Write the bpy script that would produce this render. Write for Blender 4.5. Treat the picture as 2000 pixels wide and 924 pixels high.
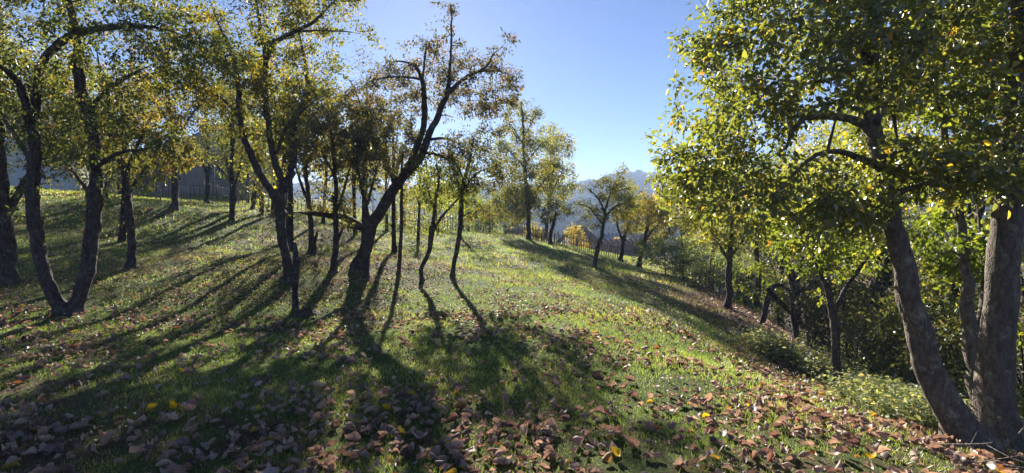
import bpy, math, random
import numpy as np
rng = np.random.default_rng(7)
random.seed(7)

# ------------------------------------------------------------------ scene, camera, light
for o in list(bpy.data.objects):
    bpy.data.objects.remove(o)
scene = bpy.context.scene
COL = scene.collection
EYE = 1.6
F, CU, HV = 1000.0, 1000.0, 430.0        # focal length in photo pixels, centre column, horizon row

cam_d = bpy.data.cameras.new('camera'); cam = bpy.data.objects.new('camera', cam_d)
COL.objects.link(cam); scene.camera = cam
cam.location = (0, 0, EYE); cam.rotation_euler = (math.radians(90), 0, 0)
cam_d.sensor_width = 36; cam_d.lens = 18.0; cam_d.shift_y = -32/2000
cam_d.clip_start = 0.05; cam_d.clip_end = 5000

SUN_AZ = math.atan2(-0.165, 1.0)         # from +Y, towards -X
SUN_EL = math.radians(22.5)
world = bpy.data.worlds.new('World'); scene.world = world; world.use_nodes = True
nt = world.node_tree; bg = nt.nodes['Background']
sky = nt.nodes.new('ShaderNodeTexSky'); sky.sky_type = 'NISHITA'; sky.sun_disc = False
sky.sun_elevation = SUN_EL; sky.sun_rotation = SUN_AZ
sky.altitude = 400; sky.air_density = 0.68; sky.dust_density = 0.12; sky.ozone_density = 4.2
tint = nt.nodes.new('ShaderNodeMixRGB'); tint.blend_type = 'MULTIPLY'; tint.inputs[0].default_value = 1
tint.inputs[2].default_value = (0.77, 0.765, 0.82, 1)
nt.links.new(sky.outputs[0], tint.inputs[1]); nt.links.new(tint.outputs[0], bg.inputs[0]); bg.inputs[1].default_value = 0.05
sd = bpy.data.lights.new('sun', 'SUN'); sun = bpy.data.objects.new('sun', sd); COL.objects.link(sun)
sd.energy = 5.0; sd.angle = math.radians(0.55); sd.color = (1.0, 0.93, 0.82)
sun.rotation_euler = (math.radians(90)-SUN_EL, 0, math.pi - SUN_AZ)
sun.location = (-20, 80, 60)
scene.view_settings.view_transform = 'Standard'; scene.view_settings.look = 'None'
scene.view_settings.exposure = 1.85; scene.view_settings.gamma = 1
scene.view_settings.use_curve_mapping = False
cy = scene.cycles
cy.max_bounces = 6; cy.diffuse_bounces = 3; cy.glossy_bounces = 1; cy.transmission_bounces = 4
cy.volume_bounces = 0; cy.transparent_max_bounces = 4; cy.caustics_reflective = False
cy.use_denoising = True

# ------------------------------------------------------------------ helpers
def P(u, v, Y):
    return np.array([(u-CU)/F*Y, Y, EYE-(v-HV)/F*Y])
def tag(o, label=None, cat=None, group=None, kind=None):
    for k, val in (('label', label), ('category', cat), ('group', group), ('kind', kind)):
        if val: o[k] = val
    return o
def empty(name, loc):
    o = bpy.data.objects.new(name, None); COL.objects.link(o); o.location = tuple(loc)
    o.empty_display_size = 0.2
    return o
def mesh_obj(name, V, faces, mats, parent=None, smooth=False, midx=None, attrs=None):
    """V (N,3) world coordinates; faces list of (M,k) arrays; midx list of material index per block"""
    me = bpy.data.meshes.new(name)
    V = np.asarray(V, np.float32)
    org = np.zeros(3, np.float32)
    if parent is not None:
        org = np.array(parent.matrix_basis.translation, np.float32)
        p = parent.parent
        while p is not None:
            org = org + np.array(p.matrix_basis.translation, np.float32); p = p.parent
    V = V-org
    me.vertices.add(len(V)); me.vertices.foreach_set('co', V.ravel())
    faces = [np.asarray(f, np.int32) for f in faces]
    keep = [i for i, f in enumerate(faces) if len(f)]
    if midx is None: midx = [0]*len(faces)
    sizes = np.concatenate([np.full(len(faces[i]), faces[i].shape[1]) for i in keep])
    loops = np.concatenate([faces[i].ravel() for i in keep])
    starts = np.concatenate([[0], np.cumsum(sizes)[:-1]]).astype(np.int32)
    me.loops.add(len(loops)); me.loops.foreach_set('vertex_index', loops)
    me.polygons.add(len(sizes)); me.polygons.foreach_set('loop_start', starts)
    me.polygons.foreach_set('loop_total', sizes.astype(np.int32))
    me.polygons.foreach_set('material_index', np.concatenate([np.full(len(faces[i]), midx[i]) for i in keep]).astype(np.int32))
    sm = smooth if isinstance(smooth, (list, tuple)) else [smooth]*len(faces)
    me.polygons.foreach_set('use_smooth', np.concatenate([np.full(len(faces[i]), bool(sm[i])) for i in keep]))
    for m in (mats if isinstance(mats, (list, tuple)) else [mats]): me.materials.append(m)
    if attrs:
        for k, a in attrs.items():
            at = me.attributes.new(k, 'FLOAT', 'POINT'); at.data.foreach_set('value', np.asarray(a, np.float32))
    me.update(calc_edges=True)
    o = bpy.data.objects.new(name, me); COL.objects.link(o)
    if parent is not None: o.parent = parent
    return o
class MB:
    """collects boxes, prisms and tubes into one mesh"""
    def __init__(s): s.V = []; s.n = 0; s.F = {}
    def add(s, V, F, m=0, sm=False):
        V = np.asarray(V, float); s.V.append(V)
        F = np.asarray(F, int)+s.n; s.F.setdefault((F.shape[1], m, sm), []).append(F); s.n += len(V)
    def box(s, c, size, rz=0.0, m=0):
        sx, sy, sz = np.array(size)/2
        V = np.array([[x, y, z] for x in (-sx, sx) for y in (-sy, sy) for z in (-sz, sz)])
        ca, sa = math.cos(rz), math.sin(rz)
        V = np.c_[V[:, 0]*ca-V[:, 1]*sa, V[:, 0]*sa+V[:, 1]*ca, V[:, 2]]+np.array(c)
        s.add(V, [[0, 1, 3, 2], [4, 6, 7, 5], [0, 4, 5, 1], [2, 3, 7, 6], [0, 2, 6, 4], [1, 5, 7, 3]], m)
    def tube(s, pts, rad, n=6, m=0, bump=0.0, cap=True, sm=True):
        V, Fq, Ft = tube(pts, rad, n, bump)
        k = s.n
        s.V.append(V); s.n += len(V)
        s.F.setdefault((4, m, sm), []).append(Fq+k); s.F.setdefault((3, m, sm), []).append(Ft+k)
    def build(s, name, mats, parent=None, attrs=None):
        ks = list(s.F)
        return mesh_obj(name, np.concatenate(s.V), [np.concatenate(s.F[k]) for k in ks], mats, parent,
                        [k[2] for k in ks], [k[1] for k in ks], attrs)
def tube(pts, rad, n=6, bump=0.0):
    pts = np.asarray(pts, float); rad = np.asarray(rad, float); m = len(pts)
    T = np.gradient(pts, axis=0); T /= np.linalg.norm(T, axis=1)[:, None]+1e-9
    ref = np.array([0.3, 1, 0.2]) if abs(T[0, 1]) < 0.85 else np.array([1, 0.1, 0.3])
    A = np.cross(T, ref); A /= np.linalg.norm(A, axis=1)[:, None]+1e-9
    B = np.cross(T, A)
    ang = np.arange(n)/n*2*math.pi
    R = np.repeat(rad[:, None], n, 1)
    if bump > 0:
        ph = rng.uniform(0, 6.28, 6)
        L = np.concatenate([[0], np.cumsum(np.linalg.norm(np.diff(pts, axis=0), axis=1))])
        for j, (ka, kl) in enumerate(((2, 2.1), (3, 5.0), (5, 9.0), (7, 3.1), (4, 17.0), (9, 6.0))):
            R = R*(1+bump/(1+0.3*j)*np.sin(ka*ang[None]+kl*L[:, None]+ph[j]))
        R = R*(1+rng.normal(0, bump*0.25, R.shape))
    V = pts[:, None]+R[..., None]*(np.cos(ang)[None, :, None]*A[:, None]+np.sin(ang)[None, :, None]*B[:, None])
    V = V.reshape(-1, 3)
    i = np.arange(m-1)[:, None]*n; j = np.arange(n)[None]; jn = (j+1) % n
    Fq = np.stack([i+j, i+jn, i+n+jn, i+n+j], -1).reshape(-1, 4)
    V = np.r_[V, [pts[-1]+T[-1]*rad[-1]*0.4]]
    j = j[0]; Ft = np.stack([(m-1)*n+j, (m-1)*n+(j+1) % n, np.full(n, m*n)], -1)
    return V, Fq, Ft
def smooth_path(pts, rad, step):
    """Catmull-Rom resample"""
    pts = np.asarray(pts, float); rad = np.asarray(rad, float)
    if len(pts) < 2: return pts, rad
    Q = np.r_[[2*pts[0]-pts[1]], pts, [2*pts[-1]-pts[-2]]]; out = []; ro = []
    for i in range(len(pts)-1):
        p0, p1, p2, p3 = Q[i:i+4]; k = max(1, int(np.linalg.norm(p2-p1)/step))
        for t in np.arange(k)/k:
            out.append(0.5*((2*p1)+(-p0+p2)*t+(2*p0-5*p1+4*p2-p3)*t*t+(-p0+3*p1-3*p2+p3)*t**3))
            ro.append(rad[i]*(1-t)+rad[i+1]*t)
    out.append(pts[-1]); ro.append(rad[-1])
    return np.array(out), np.array(ro)

# ---- value noise for geometry
_perm = np.random.default_rng(3).random((256, 256))
def vnoise(x, y):
    xi = np.floor(x).astype(int); yi = np.floor(y).astype(int); fx = x-xi; fy = y-yi
    fx = fx*fx*(3-2*fx); fy = fy*fy*(3-2*fy)
    a = _perm[xi % 256, yi % 256]; b = _perm[(xi+1) % 256, yi % 256]
    c = _perm[xi % 256, (yi+1) % 256]; d = _perm[(xi+1) % 256, (yi+1) % 256]
    return (a*(1-fx)+b*fx)*(1-fy)+(c*(1-fx)+d*fx)*fy
def fbm(x, y, o=4):
    s = 0; a = 1; t = 0
    for i in range(o):
        s = s+a*vnoise(x*2**i+17.3*i, y*2**i+9.1*i); t += a; a *= 0.5
    return s/t

# ------------------------------------------------------------------ materials
def mat(name):
    m = bpy.data.materials.new(name); m.use_nodes = True
    n = m.node_tree; n.nodes.clear()
    out = n.nodes.new('ShaderNodeOutputMaterial')
    return m, n, out
def ramp(n, fac, stops):
    r = n.nodes.new('ShaderNodeValToRGB'); e = r.color_ramp.elements
    while len(e) > 1: e.remove(e[-1])
    e[0].position = stops[0][0]; e[0].color = (*stops[0][1], 1)
    for p, c in stops[1:]:
        x = e.new(p); x.color = (*c, 1)
    n.links.new(fac, r.inputs[0]); return r.outputs[0]
def noise(n, scale, detail=4, vec=None, rough=0.55):
    t = n.nodes.new('ShaderNodeTexNoise'); t.inputs['Scale'].default_value = scale
    t.inputs['Detail'].default_value = detail; t.inputs['Roughness'].default_value = rough
    if vec is not None: n.links.new(vec, t.inputs['Vector'])
    return t.outputs['Fac']
def leaf_mat(name, stops, trans_gain=3.4, trans=0.5, gloss=0.06, rough=0.5, tshift=(1.3, 1.05, 0.5), mottle=0):
    m, n, out = mat(name)
    at = n.nodes.new('ShaderNodeAttribute'); at.attribute_name = 'tint'
    col = ramp(n, at.outputs['Fac'], stops)
    if mottle:
        ge = n.nodes.new('ShaderNodeNewGeometry').outputs['Position']
        mt = ramp(n, noise(n, 75, 5, ge, .7), [(.32, (.45, .4, .4)), (.5, (.9, .9, .9)), (.7, (1.35, 1.3, 1.25))])
        mo = n.nodes.new('ShaderNodeMixRGB'); mo.blend_type = 'MULTIPLY'; mo.inputs[0].default_value = 1
        n.links.new(col, mo.inputs[1]); n.links.new(mt, mo.inputs[2]); col = mo.outputs[0]
    dif = n.nodes.new('ShaderNodeBsdfDiffuse'); n.links.new(col, dif.inputs[0])
    if mottle:
        bp = n.nodes.new('ShaderNodeBump'); bp.inputs['Strength'].default_value = .5; bp.inputs['Distance'].default_value = .01
        n.links.new(noise(n, 110, 3, ge, .6), bp.inputs['Height']); n.links.new(bp.outputs[0], dif.inputs['Normal'])
    mul = n.nodes.new('ShaderNodeVectorMath'); mul.operation = 'MULTIPLY'
    n.links.new(col, mul.inputs[0]); mul.inputs[1].default_value = [trans_gain*k for k in tshift]
    tr = n.nodes.new('ShaderNodeBsdfTranslucent'); n.links.new(mul.outputs[0], tr.inputs[0])
    mx = n.nodes.new('ShaderNodeMixShader'); mx.inputs[0].default_value = trans
    n.links.new(dif.outputs[0], mx.inputs[1]); n.links.new(tr.outputs[0], mx.inputs[2])
    gl = n.nodes.new('ShaderNodeBsdfGlossy'); gl.inputs['Roughness'].default_value = rough
    gl.inputs[0].default_value = (0.8, 0.8, 0.8, 1)
    mg = n.nodes.new('ShaderNodeMixShader')
    lw = n.nodes.new('ShaderNodeLayerWeight'); lw.inputs[0].default_value = 0.3
    mm = n.nodes.new('ShaderNodeMath'); mm.operation = 'MULTIPLY_ADD'
    n.links.new(lw.outputs['Fresnel'], mm.inputs[0]); mm.inputs[1].default_value = gloss*2; mm.inputs[2].default_value = gloss*0.4
    n.links.new(mm.outputs[0], mg.inputs[0])
    n.links.new(mx.outputs[0], mg.inputs[1]); n.links.new(gl.outputs[0], mg.inputs[2])
    n.links.new(mg.outputs[0], out.inputs[0]); return m
def bark_mat(name, c1, c2, c3, scale=1.0, strength=0.7):
    m, n, out = mat(name)
    tc = n.nodes.new('ShaderNodeTexCoord'); mp = n.nodes.new('ShaderNodeMapping')
    mp.inputs['Scale'].default_value = (1, 1, 0.35); n.links.new(tc.outputs['Object'], mp.inputs[0])
    a = noise(n, 26*scale, 6, mp.outputs[0], 0.7); b = noise(n, 3.2*scale, 3, tc.outputs['Object'])
    vo = n.nodes.new('ShaderNodeTexVoronoi'); vo.inputs['Scale'].default_value = 34*scale; vo.feature = 'DISTANCE_TO_EDGE'
    n.links.new(mp.outputs[0], vo.inputs['Vector'])
    col = ramp(n, a, [(0.3, c1), (0.5, c2), (0.72, c3)])
    lich = ramp(n, noise(n, 9*scale, 5, tc.outputs['Object'], 0.7), [(0.56, (0, 0, 0)), (0.66, (1, 1, 1))])
    mix = n.nodes.new('ShaderNodeMixRGB'); n.links.new(lich, mix.inputs[0]); n.links.new(col, mix.inputs[1])
    mix.inputs[2].default_value = (c3[0]*1.15, c3[1]*1.3, c3[2]*1.1, 1)
    mul = n.nodes.new('ShaderNodeMixRGB'); mul.blend_type = 'MULTIPLY'; mul.inputs[0].default_value = 0.5
    n.links.new(mix.outputs[0], mul.inputs[1])
    n.links.new(ramp(n, b, [(0.3, (0.45, 0.45, 0.45)), (0.7, (1, 1, 1))]), mul.inputs[2])
    bs = n.nodes.new('ShaderNodeBsdfPrincipled'); bs.inputs['Roughness'].default_value = 0.85
    bs.inputs['Specular IOR Level'].default_value = 0.2
    n.links.new(mul.outputs[0], bs.inputs['Base Color'])
    mn = n.nodes.new('ShaderNodeMath'); mn.operation = 'MINIMUM'; mn.inputs[1].default_value = 0.12
    n.links.new(vo.outputs['Distance'], mn.inputs[0])
    ad = n.nodes.new('ShaderNodeMath'); ad.operation = 'MULTIPLY_ADD'; ad.inputs[1].default_value = 4.0
    n.links.new(mn.outputs[0], ad.inputs[0]); n.links.new(a, ad.inputs[2])
    bp = n.nodes.new('ShaderNodeBump'); bp.inputs['Strength'].default_value = strength; bp.inputs['Distance'].default_value = 0.035/scale
    n.links.new(ad.outputs[0], bp.inputs['Height']); n.links.new(bp.outputs[0], bs.inputs['Normal'])
    n.links.new(bs.outputs[0], out.inputs[0]); return m
def plain_mat(name, c1, c2, scale=3.0, rough=0.8, bump=0.2, stretch=(1, 1, 1)):
    m, n, out = mat(name)
    tc = n.nodes.new('ShaderNodeTexCoord'); mp = n.nodes.new('ShaderNodeMapping'); mp.inputs['Scale'].default_value = stretch
    n.links.new(tc.outputs['Object'], mp.inputs[0])
    a = noise(n, scale, 6, mp.outputs[0], 0.65)
    bs = n.nodes.new('ShaderNodeBsdfPrincipled'); bs.inputs['Roughness'].default_value = rough
    n.links.new(ramp(n, a, [(0.3, c1), (0.7, c2)]), bs.inputs['Base Color'])
    bp = n.nodes.new('ShaderNodeBump'); bp.inputs['Strength'].default_value = bump; bp.inputs['Distance'].default_value = 0.03
    n.links.new(a, bp.inputs['Height']); n.links.new(bp.outputs[0], bs.inputs['Normal'])
    n.links.new(bs.outputs[0], out.inputs[0]); return m
M = {}
M['bark'] = bark_mat('bark', (0.04, 0.028, 0.026), (0.105, 0.078, 0.07), (0.20, 0.165, 0.145), strength=.9)
M['bark_pale'] = bark_mat('bark_pale', (0.08, 0.062, 0.05), (0.17, 0.135, 0.11), (0.28, 0.24, 0.20))
M['bark_far'] = bark_mat('bark_far', (0.03, 0.023, 0.02), (0.06, 0.048, 0.042), (0.10, 0.085, 0.075), 0.5)
G0, G1, G2 = (0.035, 0.065, 0.012), (0.065, 0.105, 0.018), (0.11, 0.135, 0.022)
YE, OR, BR, RE = (0.30, 0.24, 0.03), (0.22, 0.10, 0.025), (0.09, 0.05, 0.025), (0.16, 0.045, 0.03)
M['leaf_green'] = leaf_mat('leaf_green', [(0, (.045, .065, .016)), (0.4, (.085, .115, .022)), (0.75, (.14, .15, .03)), (0.93, YE), (1, OR)], 3.3, gloss=0.13, rough=0.45)
M['leaf_dark'] = leaf_mat('leaf_dark', [(0, (0.025, 0.04, 0.014)), (0.5, (0.06, 0.07, 0.028)), (0.85, (0.10, 0.095, 0.042)), (1, (0.15, 0.09, 0.05))], 2.4, 0.45, gloss=0.07)
M['leaf_russet'] = leaf_mat('leaf_russet', [(0, (0.05, 0.08, 0.026)), (0.4, (0.085, 0.115, 0.032)), (0.7, (0.13, 0.12, 0.042)), (0.85, (0.15, 0.085, 0.04)), (1, (0.26, 0.22, 0.04))], 2.2)
M['leaf_yellow'] = leaf_mat('leaf_yellow', [(0, G1), (0.3, G2), (0.6, (0.20, 0.19, 0.03)), (1, (0.34, 0.26, 0.03))], 1.9)
M['leaf_lime'] = leaf_mat('leaf_lime', [(0, (0.06, 0.10, 0.015)), (0.5, (0.11, 0.16, 0.02)), (1, (0.2, 0.22, 0.03))], 2.2)
M['nettle'] = leaf_mat('nettle', [(0, (0.07, 0.11, 0.05)), (0.5, (0.14, 0.19, 0.095)), (0.85, (0.27, 0.31, 0.18)), (1, (0.4, 0.36, 0.2))], 1.8)
M['leaf_under'] = leaf_mat('leaf_under', [(0, (0.05, 0.085, 0.03)), (0.5, (0.11, 0.16, 0.065)), (0.85, (0.14, 0.18, 0.09)), (1, (0.22, 0.20, 0.10))], 1.6)
M['grass'] = leaf_mat('grass', [(0, (0.06, 0.115, 0.03)), (0.45, (0.115, 0.18, 0.045)), (0.75, (0.175, 0.215, 0.08)), (1, (0.28, 0.26, 0.14))], 2.7, 0.5, 0.08)
M['litter'] = leaf_mat('litter', [(0, (0.11, 0.065, 0.06)), (0.25, (0.23, 0.155, 0.13)), (0.55, (0.40, 0.295, 0.235)), (0.82, (0.58, 0.46, 0.36)), (0.9, (0.30, 0.11, 0.04)), (0.96, (0.42, 0.28, 0.06)), (1, (0.5, 0.38, 0.04))],
                       1.3, 0.32, 0.05, 0.55, (1.15, 0.9, 0.7), 1)
M['yellow_leaf'] = leaf_mat('yellow_leaf', [(0, (0.42, 0.30, 0.02)), (1, (0.55, 0.42, 0.03))], 1.4, 0.35, 0.06)

def ground_mat():
    m, n, out = mat('meadow_ground')
    tc = n.nodes.new('ShaderNodeTexCoord').outputs['Object']
    big = noise(n, 0.35, 4, tc); mid = noise(n, 2.2, 5, tc, 0.7); fine = noise(n, 34, 5, tc, 0.75)
    grass = ramp(n, fine, [(0.3, (0.04, 0.055, 0.018)), (0.5, (0.085, 0.115, 0.032)), (0.7, (0.15, 0.17, 0.055))])
    soil = ramp(n, fine, [(0.3, (0.04, 0.026, 0.018)), (0.5, (0.10, 0.066, 0.045)), (0.68, (0.2, 0.135, 0.09))])
    at = n.nodes.new('ShaderNodeAttribute'); at.attribute_name = 'bare'
    ad = n.nodes.new('ShaderNodeMath'); ad.operation = 'ADD'; n.links.new(at.outputs['Fac'], ad.inputs[0])
    sb = n.nodes.new('ShaderNodeMath'); sb.operation = 'MULTIPLY_ADD'; n.links.new(mid, sb.inputs[0]); sb.inputs[1].default_value = 1.6; sb.inputs[2].default_value = -0.8
    n.links.new(sb.outputs[0], ad.inputs[1])
    f = ramp(n, ad.outputs[0], [(0.35, (0, 0, 0)), (0.65, (1, 1, 1))])
    mx = n.nodes.new('ShaderNodeMixRGB'); n.links.new(f, mx.inputs[0]); n.links.new(grass, mx.inputs[1]); n.links.new(soil, mx.inputs[2])
    m2 = n.nodes.new('ShaderNodeMixRGB'); m2.blend_type = 'MULTIPLY'; m2.inputs[0].default_value = 0.5
    n.links.new(mx.outputs[0], m2.inputs[1]); n.links.new(ramp(n, big, [(0.35, (0.6, 0.62, 0.55)), (0.65, (1.1, 1.1, 1.0))]), m2.inputs[2])
    bs = n.nodes.new('ShaderNodeBsdfPrincipled'); bs.inputs['Roughness'].default_value = 0.95; bs.inputs['Specular IOR Level'].default_value = 0.1
    n.links.new(m2.outputs[0], bs.inputs['Base Color'])
    bp = n.nodes.new('ShaderNodeBump'); bp.inputs['Strength'].default_value = 0.8; bp.inputs['Distance'].default_value = 0.06
    n.links.new(fine, bp.inputs['Height']); n.links.new(bp.outputs[0], bs.inputs['Normal'])
    n.links.new(bs.outputs[0], out.inputs[0]); return m
M['ground'] = ground_mat()
M['forest'] = plain_mat('forest_canopy', (0.035, 0.045, 0.015), (0.13, 0.11, 0.035), 0.06, 0.95, 0.6)
M['plaster'] = plain_mat('plaster', (0.26, 0.22, 0.2), (0.36, 0.31, 0.28), 2.0)
M['plaster_tan'] = plain_mat('plaster_tan', (0.36, 0.28, 0.19), (0.45, 0.36, 0.25), 2.0)
M['plaster_white'] = plain_mat('plaster_white', (0.5, 0.5, 0.5), (0.65, 0.65, 0.64), 1.5)
M['plaster_brown'] = plain_mat('plaster_brown', (.16, .09, .07), (.28, .17, .13), 3.0)
M['sheet_roof'] = plain_mat('sheet_roof', (0.2, 0.22, 0.25), (0.32, 0.34, 0.37), 2.0, 0.95, 0.1)
M['tile_roof'] = plain_mat('tile_roof', (0.12, 0.05, 0.035), (0.22, 0.10, 0.07), 5.0, 0.8, 0.4)
M['dark_roof'] = plain_mat('dark_roof', (0.07, 0.05, 0.05), (0.13, 0.10, 0.10), 5.0, 0.7, 0.4)
M['wood'] = plain_mat('weathered_wood', (0.10, 0.075, 0.055), (0.24, 0.19, 0.15), 8.0, 0.85, 0.4, (3, 3, 0.4))
M['window'] = plain_mat('window_glass', (0.03, 0.035, 0.04), (0.05, 0.055, 0.06), 1.0, 0.12, 0.0)
M['frame'] = plain_mat('window_frame', (0.3, 0.25, 0.2), (0.45, 0.4, 0.35), 3.0)
M['concrete'] = plain_mat('concrete', (0.4, 0.39, 0.37), (0.55, 0.54, 0.52), 3.0)

# ------------------------------------------------------------------ terrain
ctrl = []
def C(u, v, Y): ctrl.append(P(u, v, Y))
for a in [(115, 612, 8.5), (12, 556, 10), (255, 527, 12), (340, 405, 20), (565, 548, 11.2), (605, 497, 15.5), (650, 535, 12.2), (700, 515, 13), (780, 537, 12.6),
          (826, 550, 12.3), (886, 540, 12.8), (1163, 524, 17.5), (1422, 606, 13), (1475, 592, 15), (1635, 768, 7.5), (1890, 868, 4.5),
          (578, 608, 9.4), (350, 395, 25), (100, 372, 24), (500, 405, 28), (650, 430, 30), (800, 447, 32), (900, 453, 33), (1000, 459, 34), (1100, 480, 31), (1200, 508, 27),
          (1300, 545, 20), (1450, 612, 13), (1560, 690, 9.3), (1830, 842, 5.0), (150, 450, 16), (430, 440, 20), (1000, 640, 7.7), (1200, 600, 9.8), (1000, 540, 14.5), (1300, 680, 7.0),
          (300, 800, 4.4), (1600, 860, 4.0), (250, 385, 30), (0, 365, 26)]: C(*a)
for x, y, z in [(0, 0, 0), (-6, 0, .15), (4, 0, -.1), (0, -10, -.3), (-15, -5, .6), (8, -8, -1), (-3, 3, 0), (0, 3.5, 0), (3, 3, -.12), (-14, 8, 1.2), (-20, 14, 2.2),
                (-30, 25, 3.2), (-30, 45, 3.8), (-14, 42, 3.0), (-45, 70, 5), (-8, 40, 1.2), (0, 42, -.6), (0, 60, -3.0), (10, 75, -4.0), (25, 60, -4), (10, 45, -1.8), (-20, 80, .5),
                (14, 30, -2), (20, 10, -2), (20, 0, -2), (40, 30, -4), (60, 60, -6), (0, 110, -7), (50, 110, -8), (-60, 110, 2), (-50, -10, 3), (50, -10, -3)]:
    ctrl.append(np.array([x, y, z]))
ctrl = np.array(ctrl, float)
def _k(r2): return 0.5*r2*np.log(r2+1e-9)
def _fit():
    X = ctrl[:, :2]; n = len(X)
    K = _k(((X[:, None]-X[None])**2).sum(-1))+np.eye(n)*0.6
    Pm = np.c_[np.ones(n), X]; A = np.block([[K, Pm], [Pm.T, np.zeros((3, 3))]])
    return np.linalg.solve(A, np.r_[ctrl[:, 2], 0, 0, 0])
_w = _fit()
def sstep(a, b, x):
    t = np.clip((x-a)/(b-a), 0, 1); return t*t*(3-2*t)
XE_Y = [-20, 0, 4.5, 7.5, 9.3, 13, 19, 27, 40, 60]; XE_X = [3.8, 4.3, 4.75, 5.2, 5.5, 6.1, 6.9, 9.0, 14, 26]
def edge_x(y): return np.interp(y, XE_Y, XE_X)
def ground(x, y):
    x = np.atleast_1d(np.asarray(x, float)); y = np.atleast_1d(np.asarray(y, float))
    sh = x.shape; x = x.ravel(); y = y.ravel()
    xc = np.clip(x, -70, 70); yc = np.clip(y, -20, 125)
    z = np.zeros(len(x))
    for s in range(0, len(x), 20000):
        q = np.c_[xc[s:s+20000], yc[s:s+20000]]
        r2 = ((q[:, None]-ctrl[None, :, :2])**2).sum(-1)
        z[s:s+20000] = _k(r2)@_w[:-3]+_w[-3]+q@_w[-2:]
    d = x-edge_x(y)
    rav = sstep(-0.3, 5.0, d)*3.2-sstep(9, 22, d)*3.4
    z = z-rav*sstep(75, 35, y)*sstep(-40, -10, y)
    r = np.hypot(x, y)
    far = -9+0*x
    # wooded hills across the valley
    hill = (33+7*(fbm(x/160+3, y/300+1, 3)-.5)*2+5*np.cos(x/170.0))*sstep(330, 640, y+0.12*np.abs(x))
    h2 = 13*sstep(170, 300, y)*sstep(60, 130, x)+ 10*sstep(200, 330, y)*(fbm(x/110+9, y/90, 2))
    back = 25*sstep(80, 600, -y)+20*sstep(150, 700, np.abs(x))
    far = far+hill+h2+back
    w = sstep(75, 150, r)
    z = z*(1-w)+far*w
    near = sstep(60, 20, r)
    z = z+near*((fbm(x*1.1, y*1.1, 3)-.5)*0.07+(fbm(x*0.3+5, y*0.3, 2)-.5)*0.12*sstep(2, 8, y))
    return z.reshape(sh)
def g1(x, y): return float(ground(x, y)[0])
def bare_map(x, y):
    d = x-edge_x(y)
    b = 0.1+sstep(-2.5, 0, d)*0.35+sstep(0.5, 2.5, d)*0.5
    b = b+0.45*np.exp(-((x+8)**2/12+(y-21)**2/40))+0.3*sstep(-2, -6, x)*sstep(13, 5, y)+0.35*sstep(6.2, 3.4, y)
    b = b+1.1*np.exp(-((x-6.1)**2/2.4+(y-12.3)**2/13))
    b = b+0.5*np.exp(-((x+3.8)**2/6+(y-13.5)**2/10))
    return b
def sgrid(a, mx, n):
    t = np.linspace(-1, 1, n)*math.asinh(mx/a); return a*np.sinh(t)
gx = sgrid(6, 1000, 520); gy = sgrid(6, 1000, 520)+7
XX, YY = np.meshgrid(gx, gy); ZZ = ground(XX, YY)
nx = len(gx); ii = (np.arange(len(gy)-1)[:, None]*nx+np.arange(nx-1)[None]).ravel()
grd = mesh_obj('ground', np.c_[XX.ravel(), YY.ravel(), ZZ.ravel()], [np.stack([ii, ii+1, ii+nx+1, ii+nx], -1)], M['ground'], smooth=True,
               attrs={'bare': bare_map(XX.ravel(), YY.ravel())})
tag(grd, 'sloping autumn meadow ground with grass and bare leafy patches', kind='structure')

# ------------------------------------------------------------------ haze (one closed box round everything)
def haze():
    m, n, out = mat('haze')
    v = n.nodes.new('ShaderNodeVolumePrincipled'); v.inputs['Density'].default_value = 0.0008
    v.inputs['Color'].default_value = (0.50, 0.66, 1.0, 1); v.inputs['Anisotropy'].default_value = 0.15
    n.links.new(v.outputs[0], out.inputs['Volume'])
    b = MB(); b.box((0, 7, 22), (2100, 2100, 84)); o = b.build('haze', m)
    tag(o, 'thin bluish haze filling the valley air', kind='stuff')
haze()

# ------------------------------------------------------------------ leaves
def leaf_block(pos, axis, nrm, size, wid=0.5, simple=False, fold=0.25, curl=0.0):
    """pos base point, axis direction, nrm normal hint, size length"""
    n = len(pos)
    A = axis/(np.linalg.norm(axis, axis=1)[:, None]+1e-9)
    S = np.cross(A, nrm); S /= np.linalg.norm(S, axis=1)[:, None]+1e-9
    N = np.cross(S, A)
    L = size[:, None]; W = L*wid*0.5
    if simple:
        V = np.stack([pos, pos+A*L*.45+S*W+N*W*fold, pos+A*L, pos+A*L*.45-S*W+N*W*fold], 1).reshape(-1, 3)
        i = np.arange(n)[:, None]*4
        return V, np.concatenate([i+[0, 1, 2], i+[0, 2, 3]]), 4
    d = -N*L*curl
    V = np.stack([pos, pos+A*L*.3+S*W*.92+N*W*fold, pos+A*L*.7+S*W*.72+N*W*fold+d*.4, pos+A*L+d,
                  pos+A*L*.7-S*W*.72+N*W*fold+d*.4, pos+A*L*.3-S*W*.92+N*W*fold], 1).reshape(-1, 3)
    i = np.arange(n)[:, None]*6
    return V, np.concatenate([i+[0, 1, 2, 3], i+[0, 3, 4, 5]]), 6

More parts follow.
